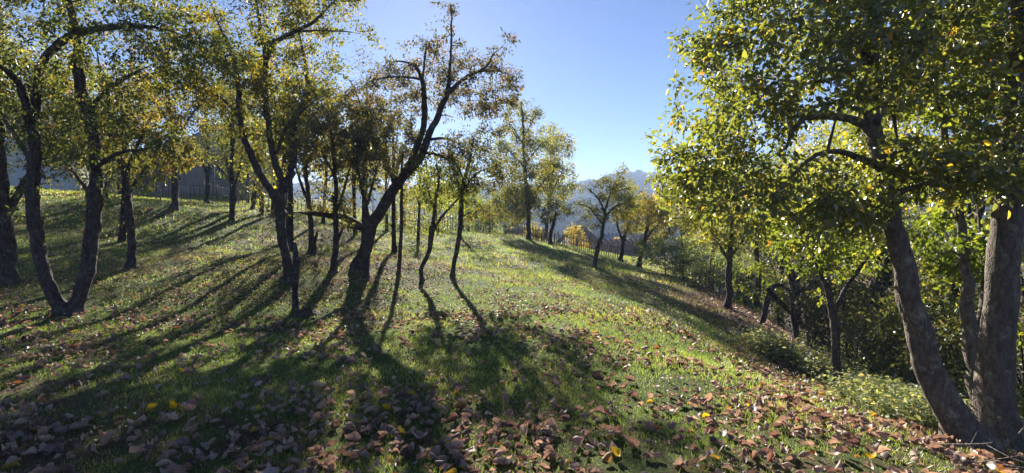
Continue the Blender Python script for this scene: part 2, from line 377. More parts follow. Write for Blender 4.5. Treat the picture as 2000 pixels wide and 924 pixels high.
# ------------------------------------------------------------------ trees
def add_tree(name, label, cat, base, trunk, limbs, blobs, leaf='leaf_green', lsize=0.075, per=60, bark='bark', seg=10, spread=0.16,
             group=None, simple=False, tbias=0.35, tvar=0.22, wid=0.55, twig_r=0.0075, bump=0.06, flare=1.55, bare_twigs=0.12, droop=0.25, parts=True, dens=1.0):
    """trunk: list of (x,y,z,r); limbs: list of such lists; blobs: (cx,cy,cz, rx,ry,rz, n)"""
    root = empty(name, base); tag(root, label, cat, group)
    zb = base[2]
    tr = np.array(trunk, float)
    tr = np.r_[[[tr[0, 0], tr[0, 1], zb-0.25, tr[0, 3]]], tr] if tr[0, 2] > zb-0.1 else tr
    step = max(0.07, tr[0, 3]*0.7) if parts else 0.4
    pts, rad = smooth_path(tr[:, :3], tr[:, 3], step)
    fl = np.clip((pts[:, 2]-zb)/(rad[0]*2.6), 0, 1); rad = rad*(1+(flare-1)*(1-fl)**2)
    wob = np.cumsum(rng.normal(0, 1, pts.shape), 0)
    if len(pts) > 4:
        wob = wob-np.linspace(0, 1, len(pts))[:, None]*wob[-1]; pts = pts+wob*min(0.012, rad[0]*0.06)*(np.arange(len(pts)) > 1)[:, None]
    b = MB(); b.tube(pts, rad, seg, bump=bump); b.build('trunk', M[bark], root)
    nodes = [pts[int(len(pts)*0.35):]]; nrad = [rad[int(len(pts)*0.35):]]
    if blobs and min(q[2]-q[5] for q in blobs) < zb+0.4*(pts[-1, 2]-zb): nodes = [pts[len(pts)//6:]]; nrad = [rad[len(pts)//6:]]
    for lm in limbs:
        lm = np.array(lm, float); p, r = smooth_path(lm[:, :3], lm[:, 3], 0.1 if parts else 0.3); r = r*np.clip((1-np.linspace(0, 1, len(r)))/.35, .1, 1)
        p[1:-1] += rng.normal(0, 0.12, p[1:-1].shape)*r[1:-1, None]
        lb = MB(); lb.tube(p, r, max(5, seg-3), bump=bump*0.8); lb.build('branch', M[bark], root)
        nodes.append(p); nrad.append(r)
    SK = np.concatenate(nodes)
    SR = np.concatenate(nrad)
    cb = MB(); tips_p = []; tips_d = []; tips_c = []
    # attractors
    att = []; cl = []
    for (cx, cyy, cz, rx, ry, rz, k) in blobs:
        k = int(k*1.55)
        q = rng.normal(0, 1, (k, 3)); q /= np.linalg.norm(q, axis=1)[:, None]
        q *= 1.0
        q *= rng.random((k, 1))**(1/3.4)
        q = np.array([cx, cyy, cz])+q*[rx*1.2, ry*1.2, rz*1.15]
        f = 1.1/max(rx, .35); vv = vnoise(q[:, 0]*f+q[:, 1]*.7*f+31, q[:, 2]*f+q[:, 1]*.6*f+11)
        att.append(q[vv > .3])
    if parts and len(blobs):
        for arr in [pts]+[q_ for q_ in nodes[1:]]:
            Ln = np.linalg.norm(arr[-1]-arr[0])
            if Ln < .5: continue
            j0 = int(len(arr)*.45); kk = max(4, int(np.linalg.norm(arr[-1]-arr[j0])*6)); q = arr[rng.integers(j0, len(arr), kk)]
            e = rng.normal(0, .13+.012*Ln, (kk, 3)); e[:, 2] = abs(e[:, 2])*.8
            att.append(q+e); att.append(arr[-1:]+rng.normal(0, .1, (3, 3)))
    if att:
        att = np.concatenate(att); natt = len(att)
        d0 = np.array([((SK-a)**2).sum(1).min() for a in att]); att = att[np.argsort(d0)]
        SKb = np.zeros((len(SK)+len(att)*6, 3)); SRb = np.zeros(len(SKb)); nS = len(SK); SKb[:nS] = SK; SRb[:nS] = SR
        for a in att:
            dd = SKb[:nS]-a; dist = np.sqrt((dd**2).sum(1))
            cost = dist+0.35*np.maximum(0, SKb[:nS, 2]-a[2])       # prefer growing upward / outward
            j = int(cost.argmin()); s = SKb[j]; L = dist[j]
            if L < 0.05: continue
            r0 = min(SRb[j]*0.7, 0.004+0.011*L+twig_r*1.2)
            k = max(3, min(7, int(L/0.12)))
            t = np.linspace(0, 1, k)[:, None]
            arch = np.array([0, 0, 1.0])*L*0.18
            p = s+(a-s)*t+rng.normal(0, .03*L, 3)*np.sin(t*9+rng.uniform(0, 6))*t+4*t*(1-t)*(arch*rng.uniform(-.2, 1.2)+rng.normal(0, .07, 3)*L)+rng.normal(0, .035*L, (k, 3))*(t > 0)
            r = np.linspace(r0, twig_r*0.45, k)
            V, Fq, Ft = tube(p, r, 4 if r0 > 0.008 else 3)
            cb.V.append(V); cb.F.setdefault((4, 0, True), []).append(Fq+cb.n); cb.n += len(V)
            w = min(6, k-1); SKb[nS:nS+w] = p[1:1+w]; SRb[nS:nS+w] = r[1:1+w]; nS += w
            # leafy end: last stretch plus a little side spray
            m0 = max(1, k//2); cl_t = rng.normal(0, 1)
            if rng.random() < bare_twigs: continue
            tips_p.append(p[m0:]); tips_d.append(np.repeat([(p[-1]-p[m0-1])], k-m0, 0)); tips_c.append(np.full(k-m0, cl_t))
    nodesN = len(SK)
    if tips_p:
        tp = np.concatenate(tips_p); td = np.concatenate(tips_d); tcl = np.concatenate(tips_c)
        nl = int(per*len(att)*.85*dens); spread = spread*.85
        idx = rng.integers(0, len(tp), nl)
        off = rng.normal(0, 1, (nl, 3)); off *= (spread*rng.random((nl, 1))**0.5)/(np.linalg.norm(off, axis=1)[:, None])
        pos = tp[idx]+off*np.array([1, 1, 0.8])
        ax = td[idx]/(np.linalg.norm(td[idx], axis=1)[:, None]+1e-6)*0.5+off/spread*0.8+rng.normal(0, .5, (nl, 3)); ax[:, 2] -= droop*1.6
        nr = rng.normal(0, .75, (nl, 3)); nr[:, 2] += 0.8
        sz = lsize*rng.uniform(0.45, 1.35, nl)
        V, Fl, kk = leaf_block(pos, ax, nr, sz, wid, simple, fold=rng.uniform(0.1, .5), curl=0.12)
        tint = np.clip(tbias+tcl[idx]*tvar*0.6+rng.normal(0, tvar*0.6, nl), 0, 1)
        pale = rng.random(nl) < 0.03; tint[pale] = rng.uniform(0.8, 1, pale.sum())
        key = (Fl.shape[1], 1, False); cb.F.setdefault(key, []).append(Fl+cb.n); cb.V.append(V); cb.n += len(V)
        nt_ = cb.n-len(V)
        cb.build('crown', [M[bark], M[leaf]], root, attrs={'tint': np.r_[np.zeros(nt_), np.repeat(tint, kk)]})
    elif cb.n:
        cb.build('crown', [M[bark], M[leaf]], root, attrs={'tint': np.zeros(cb.n)})
    return root
def px(Y, pts):
    """traced (u, v, width_px[, dY]) -> world (x,y,z,r)"""
    out = []
    for p in pts:
        y = Y+(p[3] if len(p) > 3 else 0)
        q = P(p[0], p[1], y); out.append((*q, p[2]/F*y/2*.86))
    return out
def bl(Y, lst):
    """traced (u, v, ru, rv, dY, rY, n)"""
    out = []
    for (u, v, ru, rv, dy, ry, n) in lst:
        y = Y+dy; q = P(u, v, y); out.append((*q, ru/F*y, ry, rv/F*y, n))
    return out
def T(name, label, Y, trunk, limbs, blobs, cat='tree', **k):
    t = px(Y, trunk); g = g1(t[0][0], t[0][1])
    tx = t[0]; t[0] = (tx[0], tx[1], min(tx[2], g+0.02), tx[3])
    return add_tree(name, label, cat, (tx[0], tx[1], g), t, [px(Y, l) for l in limbs], bl(Y, blobs), **k)

# ================= left group
T('orchard_tree', 'tree at the left with a bare arching limb reaching right high above the grass', 8.5,
  [(120, 610, 29.6), (98, 545, 26.6), (76, 470, 25.2), (62, 385, 24.4), (63, 300, 22.9), (62, 235, 20.0)],
  [[(62, 240, 24), (74, 180, 20, .1), (80, 135, 19, .15), (108, 92, 18, .2), (150, 66, 17, .1), (215, 54, 14), (290, 52, 11, -.1), (350, 66, 8, -.2), (400, 90, 5, -.2)],
   [(60, 250, 20), (48, 195, 17, -.2), (30, 155, 15, -.4), (0, 130, 12, -.6), (-60, 100, 9, -.9)],
   [(63, 320, 14), (40, 280, 10, .5), (0, 220, 8, 1), (-40, 150, 6, 1.4)]],
  [(60, 60, 130, 110, 0, 1.6, 110), (-60, 60, 120, 110, 0, 1.6, 60), (280, 60, 130, 60, -.2, .8, 70), (120, -80, 200, 80, 0, 1.8, 60), (60, 230, 90, 60, .3, .9, 45), (350, 110, 90, 45, -.1, .7, 35)],
  leaf='leaf_russet', dens=.62, lsize=0.066, per=48, seg=14, tbias=.32, spread=.2)
T('orchard_tree', 'straight dark trunked tree leaning right at its foot, beside the arching tree', 8.6,
  [(148, 606, 31.2), (160, 550, 29.5), (174, 480, 27.9), (184, 400, 27.1), (184, 320, 25.4), (172, 245, 23.0), (158, 160, 21.3), (148, 85, 18.0), (138, 20, 14.8), (125, -70, 9.8)],
  [[(170, 240, 14), (195, 190, 11, .3), (250, 150, 8, .5), (310, 120, 5, .7)], [(184, 330, 10), (230, 300, 8, -.4), (290, 290, 5, -.6), (330, 285, 3, -.7)],
   [(186, 395, 9), (140, 330, 6, .6), (100, 290, 4, .9)]],
  [(250, 170, 120, 70, .5, 1.2, 85), (220, 280, 90, 60, -.3, .8, 65), (150, -60, 160, 70, 0, 1.6, 45), (110, 300, 60, 50, .7, .6, 30), (260, 350, 60, 30, -.5, .4, 14)],
  leaf='leaf_russet', dens=.62, lsize=0.066, per=46, seg=14, tbias=.3, spread=.2)
T('orchard_tree', 'thick dark trunk cut by the left edge of the photo', 10.0,
  [(14, 553, 34.0), (8, 480, 32.3), (2, 400, 30.6), (-6, 300, 28.9), (-20, 180, 25.5), (-30, 60, 18.7)],
  [[(6, 440, 18), (40, 370, 14, .3), (62, 320, 10, .6)], [(-20, 180, 15), (-60, 60, 9)]],
  [(-40, 80, 130, 110, 0, 1.5, 60), (20, 180, 60, 50, .5, 1, 25)], leaf='leaf_dark', lsize=.075, per=45, seg=12)
T('orchard_tree', 'short straight trunk ringed by red brown leaves, right of the leaning pair', 12.0,
  [(256, 524, 18.7), (256, 460, 17.0), (254, 400, 17.0), (244, 330, 14.4), (228, 270, 11.9), (215, 215, 8.5), (210, 160, 6.0)],
  [[(250, 380, 9), (285, 330, 7, .3), (330, 300, 4, .4)], [(246, 340, 9), (270, 280, 7, -.3), (300, 220, 4, -.5)], [(232, 280, 8), (190, 230, 6, .4), (150, 200, 3, .6)]],
  [(230, 230, 110, 95, 0, 1.4, 120), (310, 290, 70, 50, 0, 1, 55), (140, 260, 60, 60, .5, 1, 40)], leaf='leaf_russet', lsize=.08, per=42, seg=10, tbias=.55)
T('orchard_tree', 'upright tree with a straight bole standing left of the grey roofed house', 20,
  [(340, 402, 15), (338, 340, 14), (336, 260, 13), (330, 180, 10), (330, 90, 7)], [[(336, 280, 7), (370, 230, 5), (400, 190, 3)], [(336, 250, 7), (300, 200, 5), (270, 170, 3)]],
  [(335, 170, 80, 110, 0, 1.8, 130)], leaf='leaf_dark', lsize=.1, per=42, seg=8, simple=True, tbias=.45, spread=.3)
T('orchard_tree', 'thin crooked tree standing in front of the grey roofed house', 22,
  [(452, 424, 9), (458, 385, 9), (452, 350, 8), (440, 310, 6), (425, 270, 4)], [[(456, 370, 6), (470, 320, 5), (475, 270, 3)], [(455, 360, 5), (430, 330, 4), (400, 300, 3)]],
  [(450, 250, 55, 70, 0, 1.4, 70)], leaf='leaf_green', lsize=.1, per=34, seg=7, simple=True, tbias=.5, spread=.3)
T('orchard_tree', 'slim dark stem with a forked top left of the crooked thin tree', 27,
  [(405, 392, 10), (404, 340, 9), (402, 280, 8), (398, 200, 5)], [[(404, 340, 6), (388, 300, 5), (372, 250, 3)]], [(395, 220, 60, 90, 0, 1.8, 80)],
  leaf='leaf_dark', lsize=.11, per=36, seg=7, simple=True, tbias=.4, spread=.32)
T('orchard_tree', 'paired slim stem between the house wall and the leaning clump', 26,
  [(492, 415, 10), (496, 370, 9), (500, 320, 8), (496, 250, 5)], [], [(500, 250, 60, 70, 0, 1.6, 80)], leaf='leaf_lime', lsize=.11, per=36, seg=7, simple=True, spread=.32)
T('orchard_tree', 'stout short trunk in the row at the top of the left slope', 24,
  [(511, 427, 11), (511, 390, 10), (508, 340, 8), (500, 290, 6)], [], [(520, 290, 50, 60, 0, 1.5, 60)], leaf='leaf_dark', lsize=.1, per=36, seg=7, simple=True, spread=.32)
T('orchard_tree', 'second short trunk in the slope row, next to the big forked tree', 24.5,
  [(532, 430, 10), (533, 400, 9), (538, 350, 8), (545, 290, 5)], [], [(560, 270, 60, 60, 0, 1.5, 60)], leaf='leaf_green', lsize=.1, per=36, seg=7, simple=True, spread=.32)

# big forked tree left of centre
T('orchard_tree', 'tall three stemmed tree with a bright yellow green top left of centre', 11.2,
  [(566, 546, 24.5), (560, 500, 20.4), (555, 450, 20.4), (553, 400, 20.4), (556, 360, 16.3), (537, 304, 13.6), (522, 235, 12.2), (520, 170, 11.6), (519, 112, 10.2)],
  [[(553, 420, 20), (530, 375, 17, -.1), (505, 335, 15, -.2), (482, 282, 14, -.2), (467, 224, 13, -.1), (466, 172, 12), (452, 100, 9, .1), (424, 40, 7, .2), (400, -30, 4, .2)],
   [(556, 372, 18), (572, 320, 15, .3), (577, 240, 13, .5), (600, 180, 11, .6), (596, 120, 8, .6), (584, 60, 6, .6), (588, -10, 4, .6)],
   [(519, 116, 13), (536, 84, 11), (576, 62, 9), (616, 40, 7), (650, 5, 4), (690, -20, 3)], [(519, 114, 11), (510, 60, 8), (500, 0, 5), (490, -60, 3)],
   [(576, 62, 6), (620, 60, 4), (680, 62, 3), (720, 70, 2)], [(540, 300, 8), (560, 250, 6, -.3), (610, 200, 4, -.5), (650, 180, 3, -.6)],
   [(470, 230, 7), (430, 190, 5), (380, 170, 3)]],
  [(480, 60, 120, 100, 0, 1.6, 170), (430, 150, 90, 70, .2, 1.3, 80), (640, 30, 80, 40, 0, .8, 36), (540, -80, 180, 60, 0, 1.6, 50), (580, 150, 90, 70, .3, 1, 60), (540, 250, 90, 60, .3, 1.2, 60)],
  leaf='leaf_yellow', dens=.95, lsize=.07, per=46, seg=14, tbias=.33, spread=.22)
T('broken_snag', 'broken dead trunk, waist high, with a knobbly side stub and leaf mound', 9.4,
  [(578, 606, 15), (579, 570, 14), (580, 525, 15), (578, 496, 12), (575, 474, 9)], [[(579, 515, 8), (584, 508, 7, -.05), (588, 503, 5, -.08)]], [], cat='dead trunk', leaf='leaf_dark', seg=10, bump=.12, flare=1.2)
T('broken_snag', 'small dark broken stub sticking out of the grass beyond the forked tree', 15, [(612, 470, 8), (616, 464, 8), (620, 458, 6), (618, 452, 3)], [], [], cat='dead trunk', leaf='leaf_dark', seg=7, flare=1.55, bump=.15)
T('orchard_tree', 'slender dark tree with straight stem right behind the forked tree', 15.5,
  [(605, 496, 12), (605, 450, 11), (603, 400, 11), (598, 330, 9), (600, 250, 8), (610, 170, 6)], [[(604, 400, 8), (585, 350, 6), (570, 300, 4)], [(600, 320, 6), (630, 270, 4), (650, 240, 3)]],
  [(600, 230, 75, 80, 0, 1.3, 110)], leaf='leaf_dark', lsize=.085, per=40, seg=8, simple=True, tbias=.5)
T('orchard_tree', 'low forked tree between the tall tree and the leaning tree', 12.2,
  [(650, 533, 15), (652, 500, 13), (656, 475, 13), (652, 420, 11), (652, 350, 9), (648, 280, 7), (640, 220, 5)],
  [[(657, 478, 9), (665, 455, 7), (672, 440, 4, -.1)], [(652, 430, 7), (675, 360, 6, .3), (690, 300, 4, .5)], [(652, 340, 6), (625, 290, 5), (610, 240, 3)]],
  [(650, 270, 75, 90, 0, 1.2, 130), (650, 400, 40, 30, .2, .5, 22)], leaf='leaf_dark', lsize=.07, per=38, seg=9, tbias=.55)
# leaning tree
T('leaning_tree', 'old tree leaning far to the right with forked arching limbs under the sun', 12.8,
  [(704, 512, 31), (714, 478, 29), (722, 450, 27), (742, 410, 24), (765, 374, 22), (790, 342, 20), (812, 318, 17), (828, 290, 17), (840, 256, 15), (856, 225, 13), (868, 196, 12), (876, 172, 9), (878, 80, 5), (881, 10, 2.5)],
  [[(788, 345, 18), (806, 308, 15, .1), (828, 240, 13, .2), (825, 160, 11, .3), (808, 128, 8, .3), (772, 120, 6, .3), (748, 138, 4, .4), (735, 160, 2, .4)],
   [(722, 452, 22), (700, 440, 18, -.1), (672, 424, 14, -.2), (640, 421, 12, -.2), (600, 417, 9, -.2), (562, 414, 6, -.1)],
   [(770, 350, 14), (750, 312, 11, .3), (726, 262, 9, .4), (700, 225, 6, .5), (660, 195, 4, .6), (610, 180, 3, .7)],
   [(874, 180, 9), (925, 142, 7, .2), (980, 140, 5, .3), (1010, 150, 3, .4)], [(868, 196, 8), (900, 160, 6, -.2), (950, 130, 5, -.3), (962, 108, 4, -.4), (995, 78, 3, -.4)],
   [(840, 272, 8), (876, 272, 6, .2), (910, 290, 3, .4)], [(824, 300, 8), (850, 300, 6, -.4), (885, 320, 4, -.6)],
   [(825, 160, 6), (830, 110, 4.5, .3), (835, 70, 3, .3)], [(825, 155, 6), (780, 150, 4, 0), (735, 155, 3, -.2), (700, 175, 2, -.3)]],
  [(930, 165, 75, 50, .2, .9, 85), (820, 140, 70, 45, .2, .8, 55), (750, 180, 70, 55, .4, 1, 75), (880, 105, 50, 30, 0, .5, 22), (960, 190, 45, 40, 0, .7, 38), (870, 200, 60, 40, .4, .8, 35),
   (690, 220, 60, 50, .5, .9, 60), (970, 230, 30, 40, 0, .4, 24), (650, 280, 60, 50, .3, .6, 40), (1000, 150, 18, 30, .2, .3, 10), (800, 200, 60, 40, 0, .6, 30), (990, 110, 22, 30, -.3, .3, 9), (760, 260, 50, 50, .4, .8, 38), (860, 290, 40, 22, -.4, .4, 16), (879, 50, 8, 40, 0, .1, 5)],
  cat='tree', leaf='leaf_dark', dens=.72, lsize=.066, per=38, seg=16, tbias=.62, tvar=.3, spread=.17, bump=.08, bare_twigs=.08)
T('orchard_tree', 'slim dark tree growing close in front of the leaning trunk', 11.8,
  [(715, 546, 13), (716, 520, 13), (720, 480, 13), (719, 440, 12), (712, 380, 9), (700, 320, 7), (698, 260, 5)], [[(718, 400, 7), (730, 350, 5, -.2), (745, 300, 3, -.3)], [(706, 350, 6), (680, 300, 4), (665, 270, 3)]],
  [(705, 290, 60, 70, -.1, .9, 85)], leaf='leaf_dark', lsize=.07, per=38, seg=9, tbias=.5)
T('orchard_tree', 'very thin straight tree standing alone right of the leaning trunk', 12.6,
  [(778, 536, 9), (782, 500, 9), (783, 450, 8), (783, 400, 8), (784, 350, 6), (786, 300, 4)], [[(784, 350, 5), (800, 310, 3), (815, 280, 2)]], [(788, 290, 45, 55, 0, .7, 45)], leaf='leaf_dark', lsize=.065, per=34, seg=8, tbias=.5)
T('orchard_tree', 'wavy thin tree with a leafy tuft where its trunk forks', 12.3,
  [(826, 549, 10), (824, 525, 10), (838, 492, 10), (843, 460, 13), (848, 425, 8), (850, 390, 7), (856, 350, 5), (852, 320, 4)],
  [[(845, 452, 8), (862, 424, 7), (884, 400, 5, .1), (905, 380, 4, .2), (925, 365, 2.5, .3)], [(848, 410, 5), (836, 370, 4), (822, 340, 3)]],
  [(845, 350, 55, 50, 0, .7, 60), (846, 448, 17, 14, 0, .2, 14), (900, 370, 35, 25, .2, .4, 20)], leaf='leaf_green', lsize=.06, per=36, seg=9, tbias=.3)
T('orchard_tree', 'slim tree with a dense dark round crown and a clean bent stem', 12.8,
  [(884, 538, 11), (888, 508, 11), (895, 470, 11), (898, 430, 10), (901, 390, 10), (906, 355, 9), (918, 310, 7), (925, 270, 5)],
  [[(904, 372, 6), (930, 340, 5), (960, 325, 3)], [(906, 350, 6), (885, 310, 5, .2), (870, 285, 3, .3)], [(898, 430, 4), (915, 415, 3, -.2), (935, 412, 2, -.3)]],
  [(925, 330, 66, 42, 0, .9, 125), (915, 290, 52, 35, 0, .8, 60), (970, 345, 34, 22, 0, .4, 22), (938, 425, 28, 12, -.2, .3, 9)], leaf='leaf_dark', dens=.75, lsize=.062, per=30, seg=9, tbias=.45, wid=.55)

# ridge trees
T('tall_ridge_tree', 'tall pale yellow tree with bare upper twigs by the picket fence', 31,
  [(1033, 469, 11), (1031, 420, 9.5), (1028, 370, 9), (1025, 320, 7.5), (1021, 260, 6), (1019, 220, 4), (1018, 200, 2)],
  [[(1031, 400, 5), (1010, 385, 3.5), (985, 375, 2)], [(1030, 390, 5), (1050, 370, 3.5), (1068, 345, 2)], [(1026, 330, 4), (1000, 300, 3), (975, 280, 2)], [(1026, 320, 4), (1050, 290, 3), (1075, 270, 2)],
   [(1023, 285, 3.5), (1005, 255, 2.5), (990, 235, 1.5)], [(1022, 270, 3), (1038, 240, 2), (1050, 215, 1.3)]],
  [(1020, 255, 44, 42, 0, 1.6, 90), (1018, 315, 58, 44, 0, 2, 170), (1008, 400, 42, 36, 0, 1.6, 170), (1035, 360, 38, 44, 0, 1.4, 90), (1022, 215, 28, 20, 0, .8, 30)],
  leaf='leaf_yellow', lsize=.12, per=40, seg=9, simple=True, tbias=.3, spread=.4, twig_r=.008, bare_twigs=.25, bark='bark_far')
T('ridge_tree', 'leafy olive tree behind the tall pale tree on the ridge', 35,
  [(1066, 476, 9), (1068, 430, 8), (1074, 380, 7), (1082, 320, 5)], [[(1072, 390, 5), (1090, 350, 3), (1105, 330, 2)]],
  [(1085, 290, 30, 42, 0, 1.4, 85), (1092, 350, 30, 42, 0, 1.4, 95), (1070, 330, 22, 40, 0, 1.2, 40)], leaf='leaf_green', lsize=.13, per=42, seg=8, simple=True, tbias=.5, spread=.42, twig_r=.008, bark='bark_far')
T('ridge_tree', 'small dark round crowned tree against the picket fence', 30,
  [(1076, 478, 10), (1078, 450, 9), (1082, 432, 8), (1086, 415, 5)], [], [(1088, 412, 25, 20, 0, .8, 60), (1070, 425, 14, 10, 0, .4, 14)], leaf='leaf_dark', lsize=.10, per=46, seg=8, simple=True, tbias=.3, spread=.28, bark='bark_far')
T('ridge_tree', 'slim tree leaning right with thin bare twigs below the ridge', 17.5,
  [(1162, 522, 10), (1168, 490, 9), (1176, 455, 8.5), (1181, 415, 8)],
  [[(1181, 418, 6), (1170, 390, 4), (1150, 370, 2.5), (1130, 360, 1.5)], [(1181, 415, 6), (1190, 385, 4), (1200, 360, 3), (1212, 335, 1.5)], [(1181, 425, 5), (1200, 405, 4), (1225, 395, 2.5), (1245, 380, 1.5)],
   [(1178, 440, 4), (1150, 405, 3, -.4), (1125, 400, 2, -.6), (1100, 405, 1, -.8)]],
  [(1185, 390, 48, 38, 0, .9, 60), (1205, 360, 28, 24, 0, .5, 30), (1225, 400, 30, 28, 0, .5, 30), (1150, 420, 28, 28, 0, .5, 24)], leaf='leaf_yellow', dens=.65, lsize=.065, per=50, seg=9, tbias=.3, spread=.22, bare_twigs=.35, twig_r=.004)
T('ridge_tree', 'forked tree right of the slim leaning one, yellowing leaves', 27,
  [(1211, 503, 10), (1217, 470, 9), (1222, 450, 8), (1232, 420, 6), (1236, 390, 4)], [[(1216, 470, 6), (1206, 440, 5), (1208, 405, 3)]], [(1225, 400, 42, 42, 0, 1.4, 80)], leaf='leaf_yellow', lsize=.1, per=34, seg=8, simple=True, tbias=.35, spread=.3, bark='bark_far')
T('ridge_tree', 'brownish spreading tree at the edge of the bushes below the ridge', 25,
  [(1247, 512, 11), (1254, 480, 9), (1262, 450, 7), (1268, 420, 5)], [[(1254, 478, 6), (1275, 450, 4), (1290, 435, 3)]], [(1262, 425, 42, 45, 0, 1.4, 95)], leaf='leaf_yellow', lsize=.1, per=36, seg=8, simple=True, tbias=.6, spread=.3, bark='bark_far')

# ================= right group
T('big_leaning_tree', 'large mottled tree leaning left with long arching limbs over the meadow', 4.5,
  [(1893, 868, 66), (1868, 810, 60), (1835, 730, 57), (1806, 650, 53), (1784, 570, 49), (1762, 490, 46), (1744, 430, 43), (1730, 370, 39), (1722, 310, 34), (1714, 260, 33), (1708, 190, 30), (1704, 110, 28), (1700, 20, 24), (1690, -100, 16)],
  [[(1716, 272, 26), (1692, 244, 22), (1660, 232, 17, .1), (1610, 226, 15, .2), (1570, 232, 12, .2), (1548, 255, 10, .2), (1535, 290, 7, .3), (1500, 310, 5, .4), (1450, 330, 3, .5)],
   [(1724, 330, 20), (1690, 312, 15), (1640, 296, 12, -.1), (1595, 302, 10, -.2), (1560, 330, 8, -.3), (1510, 380, 5, -.3), (1460, 410, 3, -.3)],
   [(1740, 385, 18), (1765, 372, 14, -.1), (1800, 362, 11, -.2), (1840, 350, 7, -.4), (1890, 345, 4, -.5)],
   [(1748, 442, 15), (1722, 436, 12, -.1), (1696, 424, 10, -.2), (1660, 405, 6, -.4)],
   [(1808, 655, 26), (1790, 640, 20, -.05), (1772, 622, 17, -.1)],
   [(1706, 150, 18), (1670, 90, 14, .1), (1610, 40, 10, .3), (1540, 10, 6, .5)], [(1706, 170, 14), (1740, 110, 10, .2), (1800, 60, 7, .4), (1860, 40, 4, .5)],
   [(1712, 240, 14), (1735, 200, 10, .4), (1752, 270, 8, .6), (1760, 320, 6, .5)], [(1704, 100, 14), (1640, 150, 10, .5), (1560, 160, 7, .9), (1470, 150, 4, 1.2), (1400, 160, 3, 1.4)]],
  [(1600, 100, 190, 120, .7, 1.2, 170), (1430, 240, 120, 100, .7, 1.1, 130), (1480, 390, 150, 60, .5, 1.0, 70), (1700, 0, 220, 110, .4, 1.2, 65), (1780, 200, 130, 120, .5, 1, 70), (1640, 330, 120, 60, .6, .9, 55), (1370, 330, 70, 70, 1, .9, 45), (1400, 60, 60, 60, 1.0, .8, 35), (1590, 450, 90, 35, .6, .6, 16), (1850, 250, 110, 100, .2, 1, 50), (1690, 90, 100, 120, -.45, .35, 50), (1640, 420, 60, 30, 0, .3, 12),
   (1840, 340, 100, 40, -.2, .6, 40), (1650, -150, 300, 80, .2, 1.2, 25)],
  cat='tree', leaf='leaf_green', dens=.86, lsize=.062, per=34, seg=22, tbias=.3, tvar=.22, spread=.16, wid=.62, bump=.06, flare=1.8, bark='bark_pale', bare_twigs=.1)
T('thick_trunk_tree', 'thick upright rough trunked tree at the right edge', 4.7,
  [(1955, 872, 92), (1958, 800, 74), (1957, 700, 66), (1962, 600, 62), (1966, 500, 60), (1975, 400, 52), (1985, 300, 46), (1992, 180, 40), (1994, 50, 34), (2000, -120, 22)],
  [[(1975, 420, 18), (1930, 390, 12, .3), (1890, 400, 8, .5), (1850, 395, 4, .6)], [(1992, 200, 18), (1950, 140, 13, .3), (1900, 100, 9, .5), (1860, 90, 5, .6)], [(1990, 250, 14), (2050, 160, 9), (2100, 110, 5)]],
  [(1930, 60, 120, 110, .3, .9, 70), (1920, 300, 80, 50, .4, .6, 28), (2080, 60, 100, 120, 0, 1, 50)], cat='tree', leaf='leaf_green', lsize=.08, per=30, seg=22, tbias=.4, bump=.04, flare=1.55, bark='bark_pale')
T('pale_trunk_tree', 'pale smooth trunk standing between the leaning tree and the thick one', 5.8,
  [(1912, 830, 44), (1908, 740, 40), (1896, 660, 34), (1884, 570, 24), (1876, 480, 18), (1868, 400, 17), (1850, 300, 14), (1810, 100, 14), (1800, 0, 10)],
  [[(1900, 680, 22), (1918, 620, 18), (1925, 540, 15, .2), (1915, 440, 11, .3), (1900, 330, 8, .4)], [(1868, 400, 8), (1840, 330, 5, -.2), (1790, 300, 3, -.3)]],
  [(1860, 130, 110, 110, .4, 1.0, 110), (1880, 480, 70, 60, .5, .6, 45)], cat='tree', leaf='leaf_lime', lsize=.075, per=34, seg=18, bark='bark_pale', bump=.03)
T('young_tree', 'slender forked tree on the meadow edge in front of the dark ravine', 7.5,
  [(1637, 766, 22), (1634, 720, 18), (1630, 660, 17), (1626, 612, 17), (1612, 565, 12), (1602, 520, 10), (1600, 470, 7), (1606, 420, 5)],
  [[(1626, 616, 12), (1640, 585, 10), (1660, 550, 9, .1), (1690, 510, 7, .2), (1715, 480, 4, .3)], [(1604, 540, 7), (1585, 490, 5, -.2), (1560, 460, 4, -.3)], [(1600, 480, 5), (1625, 440, 4, .2), (1650, 410, 3, .2)]],
  [(1600, 440, 85, 55, 0, .7, 85), (1670, 470, 60, 50, .2, .5, 40), (1560, 490, 50, 35, -.2, .4, 24)], cat='tree', leaf='leaf_lime', lsize=.065, per=30, seg=12, tbias=.35, spread=.17)
T('young_tree', 'straight small tree at the top of the leafy bank', 13,
  [(1422, 604, 15), (1423, 570, 14), (1421, 540, 14), (1425, 510, 12), (1428, 470, 9), (1430, 430, 6)], [[(1424, 510, 7), (1400, 470, 5), (1380, 440, 3)], [(1425, 505, 7), (1450, 470, 5), (1470, 440, 3)]],
  [(1425, 430, 80, 55, 0, 1.1, 130), (1350, 400, 50, 45, 0, .8, 50)], cat='tree', leaf='leaf_green', lsize=.08, per=38, seg=10, simple=True, tbias=.45, spread=.22)
T('young_tree', 'second small tree behind it, on the leafy bank beside the ravine', 15,
  [(1475, 590, 14), (1478, 560, 14), (1479, 530, 13), (1476, 495, 10), (1480, 440, 7)], [], [(1480, 450, 70, 55, 0, 1.1, 110)], cat='tree', leaf='leaf_dark', lsize=.08, per=38, seg=10, simple=True, tbias=.45, spread=.24)
